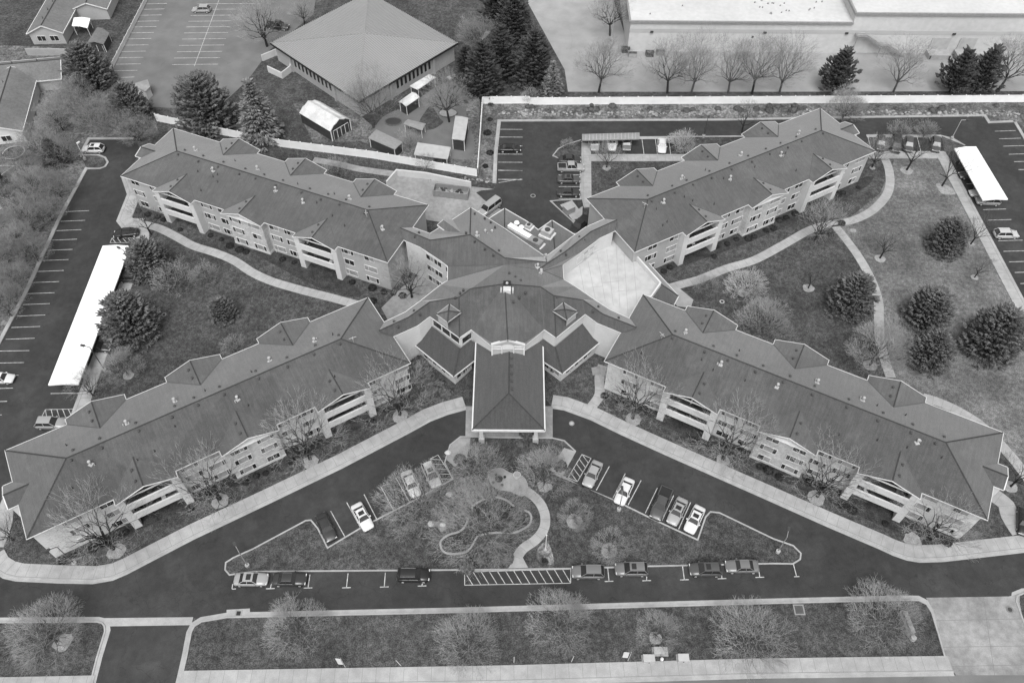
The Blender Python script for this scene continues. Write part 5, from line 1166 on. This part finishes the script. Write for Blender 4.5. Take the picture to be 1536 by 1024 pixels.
shed('skylight_shed', zz(380, 0, [(805, 850), (850, 810), (700, 738), (655, 785)]), 2.4, 'dark shed with a patched grey roof beside the left white fence', 'shed', .1, 'metal')
shed('pergola', [(621, 232), (626.5, 214), (675.9, 221), (671.4, 238.6)], 2.3, 'ribbed pale metal pergola at the corner of the white fence', 'pergola', 0, 'pale_metal', posts=True)
shed('garden_shed', [(678, 208.3), (696.4, 211), (702.2, 177.2), (683.2, 174)], 2.9, 'tall narrow dark shed with a plain pale roof beside the vertical fence', 'shed', .1, 'pale_metal')
shed('garden_shed', [(1240/6.4, 760/6.4+9), (1395/6.4, 880/6.4), (1440/6.4, 835/6.4), (1415/6.4, 765/6.4)], 2.3, 'tan shed littered with branches at the foot of the church car park', 'shed', .3, 'concrete_old', 'stucco')
# gambrel barn
A_, B_, C_ = P3(496, 196.4, 2.7), P3(524.5, 179.3, 2.7), P3(449.9, 168.8, 2.7); D_ = B_+C_-A_
e = empty('gambrel_barn', ((A_.x+D_.x)/2, (A_.y+D_.y)/2, 0), 'large dark barn with a white two-slope roof beside the left white fence', 'barn')
b = MB()
L_ = lambda t, dz: A_.lerp(B_, t)+Vector((0, 0, dz)); Lb = lambda t, dz: C_.lerp(D_, t)+Vector((0, 0, dz))
prof = [(-.04, -.05), (.18, .95), (.3, 1.05), (.5, 1.65), (.7, 1.05), (.82, .95), (1.04, -.05)]
for (t0, z0), (t1, z1) in zip(prof, prof[1:]): b.poly([L_(t0, z0), L_(t1, z1), Lb(t1, z1), Lb(t0, z0)]); b.bar(L_(t0, z0+.02), L_(t1, z1+.02), .14, .16)
b.build('roof', ['shed_white'], e)
b = MB(); b.prism([(p.x, p.y) for p in (A_, B_, D_, C_)], -.1, 2.62)
for f in (L_, Lb): b.poly([f(0, 0), f(.18, .85), f(.5, 1.5), f(.82, .85), f(1, 0)])
b.build('walls', ['shed_dark'], e)
n = (A_-C_).normalized()
for k in range(4):
    a, d = A_.lerp(B_, .1+.2*k)+n*.04, A_.lerp(B_, .28+.2*k)+n*.04; b = MB(); b.poly([(a.x, a.y, .1), (d.x, d.y, .1), (d.x, d.y, 2.3), (a.x, a.y, 2.3)])
    for p, q in (((a.x, a.y, .1), (a.x, a.y, 2.3)), ((d.x, d.y, .1), (d.x, d.y, 2.3)), ((a.x, a.y, 2.35), (d.x, d.y, 2.35))): b.bar(p, q, .09, .09, 1)
    b.build('door', ['dgrey', 'white'], e)
for p in (A_, B_): b = MB(); b.box(p.x-.1, p.x+.1, p.y-.1, p.y+.1, -.1, 2.6); b.build('corner_board', ['white'], e)
# pyramid-roofed hall
hl, hf, hr = P3(405, 64.6, 4.6), P3(538, 153, 4.6), P3(687, 64.6, 4.6); hb = hl+hr-hf; apex = P3(546.6, 50, 7.4)
ctr = (hl+hr)/2; e = empty('church_hall', (ctr.x, ctr.y, 0), 'low hall under a great ribbed four-sided metal roof, with slit windows', 'church')
b = MB()
for a, d in ((hl, hf), (hf, hr), (hr, hb), (hb, hl)):
    b.poly([a, d, apex])
    nrib = 56
    for i in range(1, nrib):
        p = a.lerp(d, i/nrib); mid = (a+d)/2; k = 1-abs(i/nrib-.5)*2; top = p+(apex-mid)*k
        if k > .04: b.bar(p+Vector((0, 0, .1)), top+Vector((0, 0, .1)), .16, .1, 3)
    b.bar(a+Vector((0, 0, .05)), d+Vector((0, 0, .05)), .16, .45, 1)
for a in (hl, hf, hr, hb): b.bar(a+Vector((0, 0, .13)), apex+Vector((0, 0, .13)), .28, .1, 2)
b.build('roof', ['church_roof', 'dark', 'metal', 'rib'], e)
w = [p+(ctr-p)*.045 for p in (hl, hf, hr, hb)]; b = MB(); b.prism([(p.x, p.y) for p in w], -.1, 4.3); wal = b.build('walls', ['tank'], e)
for a, d, t0, t1, nn in ((w[0], w[1], .24, .66, 10), (w[1], w[2], .38, .72, 9)):
    r = math.atan2(d.y-a.y, d.x-a.x)
    for i in range(nn):
        p = a.lerp(d, t0+(t1-t0)*i/(nn-1)); b = MB(); b.box(-.3, .3, -.06, .05, -1.0, 1.0); b.build('slit_window', ['dark'], wal, False, (p.x-ctr.x, p.y-ctr.y, 2.7), r)
for a, d, t in ((w[0], w[1], .2), (w[0], w[1], .72), (w[1], w[2], .3), (w[1], w[2], .76)):
    p = a.lerp(d, t); b = MB(); b.box(-.22, .22, -.5, .1, -.1, 4.25); b.build('buttress', ['tank'], e, False, (p.x-ctr.x, p.y-ctr.y, 0), math.atan2(d.y-a.y, d.x-a.x))
# walled bin yard at its left corner
b = MB(); b.sweep([P(*p) for p in ((394, 92), (415, 83), (438, 96), (437, 108), (424, 118), (403, 108))], [(-.12, 0), (-.12, 1.6), (.12, 1.6), (.12, 0)]); o = b.build('bin_yard_wall', ['stucco']); tag(o, 'low pale wall round the bin yard at the left corner of the hall', 'wall')
# houses at the left
def house(name, ridge, eave, hw, label, wall='tan', zr=4.6, ze=2.7, over=.4, win=()):
    a, c = Vector((*P(*ridge[0], zr), zr)), Vector((*P(*ridge[1], zr), zr)); d = (c-a).normalized(); s = Vector((-d.y, d.x, 0)); ctr = (a+c)/2
    e = empty(name, (ctr.x, ctr.y, 0), label, 'house'); b = MB(); dn = Vector((0, 0, ze-zr))
    for q in (1, -1):
        pts = [a, c, c+s*hw*q+dn, a+s*hw*q+dn]; b.poly(pts if q < 0 else pts[::-1]); b.bar(pts[2]+Vector((0, 0, .03)), pts[3]+Vector((0, 0, .03)), .14, .2, 1)
        for p in (a, c): b.bar(p+Vector((0, 0, .03)), p+s*hw*q+dn+Vector((0, 0, .03)), .14, .2, 1)
    b.bar(a+Vector((0, 0, .05)), c+Vector((0, 0, .05)), .24, .05, 2)
    rf = b.build('roof', ['house_roof', 'white', 'ridge'], e)
    b = MB(); i = hw-over; ai, ci = a+d*over, c-d*over; f = [ai+s*i, ci+s*i, ci-s*i, ai-s*i]; b.prism([(p.x, p.y) for p in f], -.1, ze-.1)
    for p in (ai, ci): t = zr-.15; b.poly([(p+s*i).x and ((p+s*i).x, (p+s*i).y, ze-.1), ((p-s*i).x, (p-s*i).y, ze-.1), (p.x, p.y, t)])
    wl_ = b.build('walls', [wall], e)
    for (end, off, z) in win:
        p = (ai if end == 0 else ci)+s*off; r = math.atan2(s.y, s.x); r = r if (Vector((math.sin(r), -math.cos(r), 0)).dot(-d if end == 0 else d) > 0) else r+math.pi
        ob('window', WIN[3], wl_, (p.x-ctr.x, p.y-ctr.y, z), r)
    for k in range(3): p = a.lerp(c, .25+.25*k)+s*.8+Vector((0, 0, -.25)); ob('vent_pipe', PIPE, rf, p-ctr*1.0+Vector((0, 0, ctr.z-0))-Vector((0, 0, 0)) if False else (p.x-ctr.x, p.y-ctr.y, p.z))
    return e
house('house', [(61, 39), (90, -12)], None, 4.3, 'brick house with a white-edged gable facing the camera at the top-left corner', 'siding_mid', 5.0, 3.0, win=((0, -1.6, 1.5), (0, 1.4, 1.5)))
house('house', [(128, 5), (146, -32)], None, 4.6, 'broad-roofed house at the top edge behind the white pavilion', 'siding_mid', 4.6, 2.9)
house('house', [(-60, 103), (91, 89)], None, 4.6, 'long house with a bright white gable end above the spruces at the left edge', 'siding_mid', 4.9, 2.8)
house('house', [(-12, 190), (16, 100)], None, 5.2, 'house with a broad grey roof running towards the camera at the left edge', 'white', 4.8, 2.9, win=((0, 1.6, 1.3), (0, -1.2, 1.3)))
house('house', [(-60, 264), (2, 262)], None, 5.0, 'white house at the left edge beside the crowded bare trees', 'white', 4.8, 2.9, win=((1, 1.2, 1.4), (1, -1.8, 1.4)))
shed('garden_shed', [(131, 64.5), (155, 66.5), (164, 50), (146, 41)], 2.2, 'small dark gabled shed beside the white pavilion', 'shed', .5, 'house_roof', 'shed_dark', doors=2)
shed('white_pavilion', [(108, 39), (131, 42), (135, 28), (111, 27)], 2.5, 'small white open pavilion behind the brick house', 'pavilion', .25, 'white_metal', posts=True)
b = MB(); b.sweep([P(*p) for p in ((42, 83), (122, 84))], [(-.1, 0), (-.1, 1.8), (.1, 1.8), (.1, 0)]); tag(b.build('garden_wall', ['tank']), 'tan panel wall between the brick house and the long house', 'wall')
e = empty('trampoline', P3(23, 233, 0), 'dark oval trampoline with a pale rim in the yard at the left edge', 'trampoline'); b = MB(); b.tube((0, 0, .75), (0, 0, .78), 2.0, None, 20, 0); b.build('mat', ['black'], e, False, (0, 0, 0))
b = MB(); b.sweep([(2.15*math.cos(k*.314), 2.15*math.sin(k*.314)) for k in range(20)], [(-.12, .8), (.12, .8), (.12, .72), (-.12, .72)], True); b.build('rim', ['pale_metal'], e, False, (0, 0, 0))
for k in range(6): b = MB(); b.tube((2.1*math.cos(k), 2.1*math.sin(k), -.02), (2.1*math.cos(k), 2.1*math.sin(k), .78), .04); b.build('leg', ['metal'], e, False, (0, 0, 0))
# warehouse
wx0, wy0 = P(940.6, 77); wx1 = 260; e = empty('warehouse', ((wx0+110), wy0+20, 0), 'huge white-roofed warehouse with banded block walls along the top right', 'warehouse')
xs = P(1277, 26, 8)[0]
b = MB(); b.box(wx0, xs, wy0, wy0+80, -.1, 7.9, 0); b.box(xs+.01, wx1, wy0+.02, wy0+80, -.1, 10.3, 0)
b.box(wx0-.03, xs, wy0-.04, wy0, 4.9, 5.9, 1); b.box(xs+.01, wx1, wy0-.04, wy0+.02, 4.9, 5.9, 1); wal = b.build('walls', ['wallblock', 'wallband'], e)
b = MB(); b.box(wx0+.35, xs-.3, wy0+.35, wy0+79, 7.0, 7.55, 0); b.box(xs+.4, wx1-.3, wy0+.4, wy0+79, 9, 9.9, 0)
b.build('roof', ['membrane'], e)
b = MB(); b.sweep([(xs, wy0), (wx0, wy0), (wx0, wy0+80)], [(-.05, 7.88), (-.05, 8.0), (.4, 8.0), (.4, 7.5)], False, 0); b.sweep([(wx1, wy0+.02), (xs, wy0+.02), (xs, wy0+80)], [(-.05, 10.28), (-.05, 10.4), (.4, 10.4), (.4, 9.8)], False, 0); b.build('parapet_cap', ['metal'], e)
rf = random.Random(4)
for k in range(24):
    p = P(rf.choice((rf.uniform(1130, 1180), rf.uniform(1180, 1270), rf.uniform(960, 1270))), rf.uniform(2, 24), 7.5); b = MB(); b.tube((p[0], p[1], 7.5), (p[0]+.1, p[1], 8.2), .2, .14, 7); b.box(p[0]-.35, p[0]+.35, p[1]-.35, p[1]+.35, 7.5, 7.62); b.build('roof_vent', ['metal'], e)
for x in (976, 1144, 1265, 1424):
    p = P(x, 50, 0); b = MB(); b.box(-.35, .35, -.3, 0, 5.0, 5.4); b.build('wall_lamp', ['dgrey'], e, False, (P(x, 62, 3)[0]-WL[e.name].x, wy0-.04-WL[e.name].y, 0))
# stairs on its front wall
q = empty('metal_stairs', (P(1315, 78)[0], wy0-1.2, 0), 'grey metal stairs with landings climbing the front wall of the warehouse', 'stairs')
X = lambda px, h: P(px, 60, h)[0]-WL[q.name].x
xA, xB, xC, xD = X(1292, 5.4), X(1303, 5.2), X(1322, 3), X(1342, 0)
b = MB(); b.box(xA-.6, xB, -.6, .9, 5.2, 5.35); b.box(xC-.9, xC+.9, -.6, .9, 2.85, 3.0); b.build('landing', ['metal'], q, False, (0, 0, 0))
b = MB()
for y in (-.5, .8):
    b.bar((xB, y, 5.3), (xC-.9, y, 3.0), .1, .3); b.bar((xC+.9, y, 3.0), (xD, y, 0.05), .1, .3)
for (a, za), (c, zc) in (((xB, 5.3), (xC-.9, 3.0)), ((xC+.9, 3.0), (xD, .1))):
    for k in range(12): t = (k+.5)/12; x = a+(c-a)*t; z = za+(zc-za)*t; b.box(x-.16, x+.16, -.5, .8, z-.05, z)
b.build('flight', ['metal'], q, False, (0, 0, 0))
b = MB()
for (a, za), (c, zc) in (((xA-.6, 5.3), (xB, 5.3)), ((xB, 5.3), (xC-.9, 3.0)), ((xC-.9, 3), (xC+.9, 3)), ((xC+.9, 3.0), (xD, .1))):
    for dz in (.55, 1.05): b.bar((a, -.55, za+dz), (c, -.55, zc+dz), .08, .08)
b.build('railing', ['pale_metal'], q, False, (0, 0, 0))
for x in (xA-.4, xC-.7, xC+.7): b = MB(); b.tube((x, -.5, -.1), (x, -.5, 2.9 if x > xB else 5.2), .08); b.build('post', ['metal'], q, False, (0, 0, 0))
for x, w_, lab in ((1400, 2.6, 'left of the pair of pines'), (1440, 2.4, 'hidden behind the pair of pines')):
    p = P(x, 76); e2 = empty('dock_ramp', (p[0], wy0-1.5, 0), 'concrete loading dock block against the warehouse wall, '+lab, 'loading dock'); b = MB(); b.box(-w_, w_, -1.2, 1.45, -.1, 1.2); b.build('block', ['concrete'], e2, False, (0, 0, 0)); b = MB(); b.box(-w_+.4, w_-.4, 1.3, 1.44, 1.2, 4.2); b.build('dock_door', ['pale_metal'], e2, False, (0, 0, 0))
    for s_ in (-1, 1): b = MB(); b.box(s_*(w_-.3)-.12, s_*(w_-.3)+.12, -1.35, -1.2, .3, 1.1); b.build('bumper', ['black'], e2, False, (0, 0, 0))
rj = random.Random(2)
for i, (x, y, s_, lab) in enumerate(((948, 85, 'concrete', 'pale block in the bin corner by the warehouse'), (938, 78, 'black', 'dark bin tight against the left corner of the warehouse'), (974, 84, 'dgrey', 'dark scrap heap right of the pale block by the warehouse'), (990, 82, 'metal', 'grey cage right of the scrap by the warehouse'))):
    p = P3(x, y); e2 = empty('yard_bin', p, lab, 'bin'); b = MB(); b.prism([(-.9, -.6), (.9, -.6), (1.0, .6), (-1.0, .6)], 0, 1.2, 0); b.build('bin_body', [s_], e2, False, (0, 0, 0)); b = MB(); b.box(-1.0, 1.0, -.65, .1, 1.2, 1.28); b.build('lid', ['dgrey'], e2, False, (0, 0, 0))
# ================================================================ FENCES
def fence(name, px, h, label, step=2.4, m='fence_white'):
    pts = [P(*p) for p in px]; c = pts[len(pts)//2]; e = empty(name, (c[0], c[1], 0), label, 'fence'); b = MB()
    b.sweep(pts, [(-.03, .06), (-.03, h-.08), (.03, h-.08), (.03, .06)]); b.sweep(pts, [(-.06, h-.1), (-.06, h), (.06, h), (.06, h-.1)]); b.sweep(pts, [(-.05, .05), (-.05, .2), (.05, .2), (.05, .05)])
    b.build('panels', [m], e)
    pos = [(p[0], p[1]) for p in (pts[0], pts[-1])]+[(x, y) for x, y, _, _ in walk(pts, step)]
    for x, y in pos[:100]: b = MB(); b.box(x-.075, x+.075, y-.075, y+.075, -.1, h+.1); b.box(x-.1, x+.1, y-.1, y+.1, h+.1, h+.16); b.build('post', [m], e)
fence('white_fence', [(724, 156), (760, 155.8), (794, 155.5), (794, 157.5), (1160, 155.5), (1536, 153.5), (1640, 153)], 1.9, 'long white vinyl fence along the warehouse yard', 3.2)
fence('white_fence', [(724, 156), (716.5, 265)], 1.9, 'white vinyl fence running towards the camera beside the play yard')
fence('white_fence', [(716.5, 265), (560, 238), (425, 221), (330, 202), (236, 182)], 1.9, 'white vinyl fence between the play yard and the upper-left wing')
fence('pale_fence', [(245, -40), (221.5, 0), (170, 101)], 1.2, 'pale fence along the left edge of the church car park', 3, 'stucco')
# concrete bay with a skip
b = MB(); b.sweep([P(*p) for p in ((581, 281), (596, 263.5), (640, 268), (707, 282))], [(-.15, -.1), (-.15, 1.6), (.15, 1.6), (.15, -.1)]); tag(b.build('retaining_wall', ['stucco']), 'pale concrete wall round the loading bay behind the upper-left wing', 'wall')
a, c = P3(652, 289), P3(703, 295); e = empty('skip_container', (a+c)/2, 'long open-topped skip full of rubbish bags in the concrete bay', 'skip', None, math.atan2(c.y-a.y, c.x-a.x)); L_ = (c-a).length/2
b = MB(); b.prism([(-L_, -1.1), (L_, -1.1), (L_, 1.1), (-L_, 1.1)], 0, .25); b.sweep([(-L_, -1.1), (L_, -1.1), (L_, 1.1), (-L_, 1.1)], [(-.06, .05), (-.06, 1.6), (.06, 1.6), (.06, .05)], True)
for k in range(7): x = -L_+.2+k*(2*L_-.4)/6; b.box(x-.05, x+.05, -1.22, -1.1, .1, 1.55)
b.build('container', ['metal'], e, False, (0, 0, 0))
b = MB(); rq = random.Random(1)
for k in range(16): b.dome((rq.uniform(-L_+.6, L_-.6), rq.uniform(-.7, .7), .25), rq.uniform(.3, .6), rq.uniform(.3, .5), rq.uniform(.5, 1.2), rq.choice((0, 1)), 7, 3, .2, rq)
b.build('rubbish', ['concrete', 'dgrey'], e, False, (0, 0, 0))
e = empty('concrete_box', P3(853, 317, .12), 'pale square utility box on the triangular planter of the back car park', 'utility box', None, .6); b = MB(); b.box(-.95, .95, -.8, .8, 0, 1.3); b.build('cabinet', ['concrete_old'], e, False, (0, 0, 0)); b = MB(); b.box(-1.0, 1.0, -.85, .85, 1.3, 1.38); b.build('lid', ['concrete'], e, False, (0, 0, 0))
# ================================================================ LAMPS, SIGNS, SMALL THINGS
def lamp(px, H, label, m='metal', arm=1.0, az=1.0, z=0, base=True, sc=1.0):
    e = empty('lamp_post', P3(*px)+Vector((0, 0, z)), label, 'lamp post', 'lamp posts', az)
    if base: b = MB(); b.tube((0, 0, -.1), (0, 0, .6), .32, .32, 12); b.build('base', ['concrete'], e, False, (0, 0, 0))
    b = MB(); b.tube((0, 0, 0), (0, 0, H), .085, .06, 8); b.bar((0, 0, H), (arm, 0, H+.05), .08, .08); b.build('pole', [m], e, False, (0, 0, 0))
    b = MB(); b.prism([(arm-.1, -.2), (arm+.6, -.17), (arm+.6, .17), (arm-.1, .2)], H-.05, H+.13, 0, bottom=True); b.build('lamp_head', ['dgrey' if m != 'white' else 'white'], e, False, (0, 0, 0))
lamp((1166, 828), 5.2, 'grey lamp post on a round base at the right tip of the island', az=1.2); lamp((372, 849), 5.2, 'grey lamp post on a round base at the left tip of the island', az=2.2)
lamp((113, 846), 6, 'dark lamp post at the outer corner of the lower-left wing', 'dgrey', az=3.6); lamp((158, 556), 6.5, 'dark lamp post beside the lower end of the left carport', 'dgrey', az=2.9); lamp((204, 411), 6.2, 'dark lamp post beside the upper end of the left carport', 'dgrey', az=2.6)
lamp((928, 765), 4.6, 'white-based lamp post behind the white car in the right angled bay', 'metal', az=1.5); lamp((1427, 209), 5, 'pale lamp post on the corner of the right back parking row', 'pale_metal', az=0); lamp((1055, 206), 5, 'short dark lamp post beside the back road', 'dgrey', .3)
lamp((128, 240), 4.2, 'white globe lamp post on the rounded planter of the left car park', 'white', .1); lamp((917, 62), 6, 'pale lamp post in the warehouse yard left of the warehouse', 'pale_metal', 2.0, 3.0); lamp((1118, 93), 6, 'slim pale lamp post in the warehouse yard among the bare trees', 'pale_metal', .5)
e = empty('flagpole', P3(818, 825)+Vector((0, 0, .1)), 'white pole standing in the small bed beside the island path', 'pole'); b = MB(); b.tube((0, 0, 0), (0, 0, 5.0), .07, .05, 8); b.build('shaft', ['white'], e, False, (0, 0, 0)); b = MB(); b.dome((0, 0, 5.0), .12, .12, .12, 0, 8, 2); b.build('finial', ['white'], e, False, (0, 0, 0)); b = MB(); b.tube((0, 0, -.1), (0, 0, .25), .25, None, 10); b.build('base', ['concrete'], e, False, (0, 0, 0))
e = empty('garden_sculpture', P3(816, 843)+Vector((0, 0, .1)), 'dark garden sculpture in the small bed below the white pole', 'sculpture'); b = MB(); b.box(-.5, .5, -.4, .4, 0, .3); b.build('plinth', ['dgrey'], e, False, (0, 0, 0)); b = MB(); b.dome((0, 0, .3), .35, .3, .9, 0, 9, 4, .15, rq); b.dome((.4, -.1, .2), .25, .25, .5, 0, 8, 3, .15, rq); b.build('figure', ['black'], e, False, (0, 0, 0))
def feather(px, label, flag, H=3.2, lean=.3):
    e = empty('feather_flag', P3(*px), label, 'flag'); b = MB(); b.tube((0, 0, -.1), (lean*-.5, .2, H), .035, .02, 6); b.build('stake', ['white'], e, False, (0, 0, 0))
    if flag: b = MB(); b.prism([(-.05-.1, .06), (-.75, .1), (-.85, .16), (-.15, .1)], .9, H, 0, bottom=True); b.build('flag_cloth', ['white'], e, False, (0, 0, 0))
feather((518, 1000), 'white feather flag on the front strip left of centre', True); feather((942, 990), 'white feather flag on the front strip near the utility boxes', True, 3.0, -.3)
def stake(px, label, dx): e = empty('sign_stake', P3(*px), label, 'stake', 'bare stakes on the front strip'); b = MB(); b.tube((0, 0, -.1), (dx, .1, 2.0), .05, .04, 6); b.build('post', ['white'], e, False, (0, 0, 0)); b = MB(); b.tube((0, 0, 0), (.25, -.1, .35), .03, .03, 5); b.build('brace', ['dgrey'], e, False, (0, 0, 0))
stake((602, 998), 'leaning bare white stake right of the left feather flag', -.5); stake((771, 993), 'upright bare white stake in the middle of the front strip', 0); stake((857, 992), 'bare white stake left of the right feather flag', .2)
def cabinet(px, label, s=(.9, .6, .8), m='pale_metal'): e = empty('utility_box', P3(*px), label, 'utility box', 'utility boxes on the front strip'); b = MB(); b.box(-s[0], s[0], -s[1], s[1], 0, .12, 0); b.build('plinth', ['concrete'], e, False, (0, 0, 0)); b = MB(); b.prism([(-s[0]*.85, -s[1]*.8), (s[0]*.85, -s[1]*.8), (s[0]*.85, s[1]*.8), (-s[0]*.85, s[1]*.8)], .12, s[2]); b.build('cabinet', [m], e, False, (0, 0, 0)); b = MB(); b.box(-.05, .05, -s[1]*.8-.06, -s[1]*.8, .3, .5); b.build('handle', ['dgrey'], e, False, (0, 0, 0))
cabinet((972.5, 989), 'grey utility box left of the round post'); cabinet((990, 977), 'pale utility box, farthest from the street', (1.05, .6, .6)); cabinet((1024, 988), 'white utility box right of the round post', (.85, .6, .8), 'pale_metal')
e = empty('utility_post', P3(992, 990), 'short round white post between two utility boxes', 'post'); b = MB(); b.tube((0, 0, -.1), (0, 0, .7), .22, .22, 10); b.dome((0, 0, .7), .24, .24, .15, 0, 10, 2); b.build('barrel', ['white'], e, False, (0, 0, 0)); b = MB(); b.tube((0, 0, .2), (0, 0, .3), .235, None, 10); b.build('band', ['dgrey'], e, False, (0, 0, 0))
a, c = P3(1354, 920), P3(1366, 951); e = empty('monument_sign', (a+c)/2, 'low pale slab sign under the bare tree at the right end of the front strip', 'sign', None, math.atan2(c.y-a.y, c.x-a.x)); L_ = (c-a).length/2
b = MB(); b.box(-L_, L_, -.25, .25, 0, .9); b.build('slab', ['metal'], e, False, (0, 0, 0)); b = MB(); b.box(-L_-.15, L_+.15, -.4, .4, -.1, .25); b.build('plinth', ['concrete_old'], e, False, (0, 0, 0)); b = MB(); b.box(-L_-.1, L_+.1, -.3, .3, .9, .97); b.build('coping', ['concrete_old'], e, False, (0, 0, 0)); b = MB(); b.tube((L_+.6, 0, -.1), (L_+.6, 0, .6), .4, .36, 12); b.build('pier', ['concrete'], e, False, (0, 0, 0))
def cover(name, px, r, label, m, square=False, rim='white', z=.03):
    e = empty(name, P3(*px)+Vector((0, 0, z)), label, 'drain cover'); b = MB()
    sh = [(-r, -r), (r, -r), (r, r), (-r, r)] if square else [(r*math.cos(k*.45), r*math.sin(k*.45)) for k in range(14)]
    b.prism(sh, 0, .03); b.build('lid', [m], e, False, (0, 0, 0)); b = MB(); b.sweep(sh, [(-.09, 0), (-.09, .045), (.09, .045), (.09, 0)], True); b.build('rim', [rim], e, False, (0, 0, 0))
cover('drain_grate', (1198.5, 914), .65, 'square pale-framed drain cover at the kerb of the front strip', 'shingle', True, 'metal'); cover('manhole_cover', (1514.5, 914), .4, 'round dark cover on the right driveway', 'dgrey', rim='joint', z=.036); cover('drain_grate', (358, 919.5), .38, 'small dark grate in the pale gutter apron', 'black', True, 'concrete_old', .04)
cover('manhole_cover', (799.5, 294), .45, 'round dark cover in the middle of the back car park', 'black', rim='metal'); cover('valve_box', (1083, 452.5), .36, 'small dark white-rimmed valve box on the right lawn', 'black', rim='pale_metal', z=.02); cover('valve_box', (246, 472), .35, 'small dark lid beside the largest spruce on the left lawn', 'black', rim='metal', z=.02); cover('manhole_cover', (857.5, 635), .35, 'pale round cover on the drive right of the canopy', 'pale_metal', rim='metal'); cover('manhole_cover', (1428.5, 471.5), .42, 'dark round lid on the lawn below the touching pair of spruces', 'dgrey', rim='dgrey', z=.02)
e = empty('round_table', P3(748.5, 722)+Vector((0, 0, .17)), 'dark round picnic table on the island plaza', 'table'); b = MB(); b.tube((0, 0, .7), (0, 0, .76), .6, None, 14); b.build('table_top', ['dgrey'], e, False, (0, 0, 0)); b = MB(); b.tube((0, 0, 0), (0, 0, .7), .1, .08, 8); b.build('pedestal', ['black'], e, False, (0, 0, 0))
for k in range(4): a = k*1.571+.5; b = MB(); b.tube((1.0*math.cos(a), 1.0*math.sin(a), .42), (1.0*math.cos(a), 1.0*math.sin(a), .46), .22, None, 10); b.tube((1.0*math.cos(a), 1.0*math.sin(a), 0), (1.0*math.cos(a), 1.0*math.sin(a), .42), .05); b.build('seat', ['black'], e, False, (0, 0, 0))
e = empty('round_planter', P3(775.5, 715)+Vector((0, 0, .15)), 'round white planter at the edge of the island plaza', 'planter'); b = MB(); b.tube((0, 0, 0), (0, 0, .6), .5, .58, 14); b.build('bowl', ['white'], e, False, (0, 0, 0)); b = MB(); b.tube((0, 0, .6), (0, 0, .63), .5, None, 14); b.build('soil', ['concrete'], e, False, (0, 0, 0))
e = empty('curved_trellis', P3(787, 723)+Vector((0, 0, .17)), 'curved wire trellis bench on the right side of the island plaza', 'bench'); b = MB()
arc = [(1.5*math.cos(t), 1.9*math.sin(t)) for t in [(-.6+1.9*k/10) for k in range(11)]]
for z_ in (.45, .8, 1.1):
    for p, q_ in zip(arc, arc[1:]): b.tube((p[0], p[1], z_), (q_[0], q_[1], z_), .035)
for p in arc: b.tube((p[0], p[1], 0), (p[0], p[1], 1.12), .03)
b.build('frame', ['metal'], e, False, (0, 0, 0)); b = MB(); b.sweep(arc, [(0, .42), (0, .46), (.4, .46), (.4, .42)]); b.build('seat', ['wood'], e, False, (0, 0, 0))
for x, y, r, lab in ((648, 786, .55, 'pale flat boulder left of the edged bed'), (664, 787, .4, 'smaller round boulder left of the edged bed'), (674, 742, .5, 'pale boulder near the striped corner of the left angled bay'), (672, 679, .45, 'white rock at the kerb left of the canopy')):
    b = MB(); c = P(x, y); b.dome((c[0], c[1], .05), r*1.2, r, r*.8, 0, 8, 3, .15, rq); tag(b.build('boulder', ['stucco']), lab, 'rock')
# play-yard bits
for px, r, lab, m in (((672, 170), 1.6, 'pale sand pit beside the bare tree in the play yard', 'concrete'), ((590, 183), 1.4, 'dark rubber mat left of the open shelter in the play yard', 'dgrey')):
    e = empty('play_pit', P3(*px), lab, 'play pit'); b = MB(); b.prism([(r*math.cos(k*.52)*1.3, r*math.sin(k*.52)) for k in range(12)], 0, .1); b.build('surface', [m], e, False, (0, 0, 0)); b = MB(); b.sweep([(r*math.cos(k*.52)*1.3, r*math.sin(k*.52)) for k in range(12)], [(-.1, 0), (-.1, .2), (.1, .2), (.1, 0)], True); b.build('edge', ['wood'], e, False, (0, 0, 0))
ground('play_yard', [(560, 205), (575, 175), (610, 160), (640, 140), (665, 125), (690, 122), (700, 150), (700, 175), (712, 215), (700, 240), (640, 228), (600, 220)], .02, 'asphalt_old', 3)
ground('lawn', [(628, 185), (640, 165), (648, 160), (660, 178), (665, 184), (650, 194), (635, 194)], .04, 'grass', 3)
path([(672, 118), (690, 110), (702, 95), (712, 78), (722, 60), (738, 40)], 1.3, z=.06)
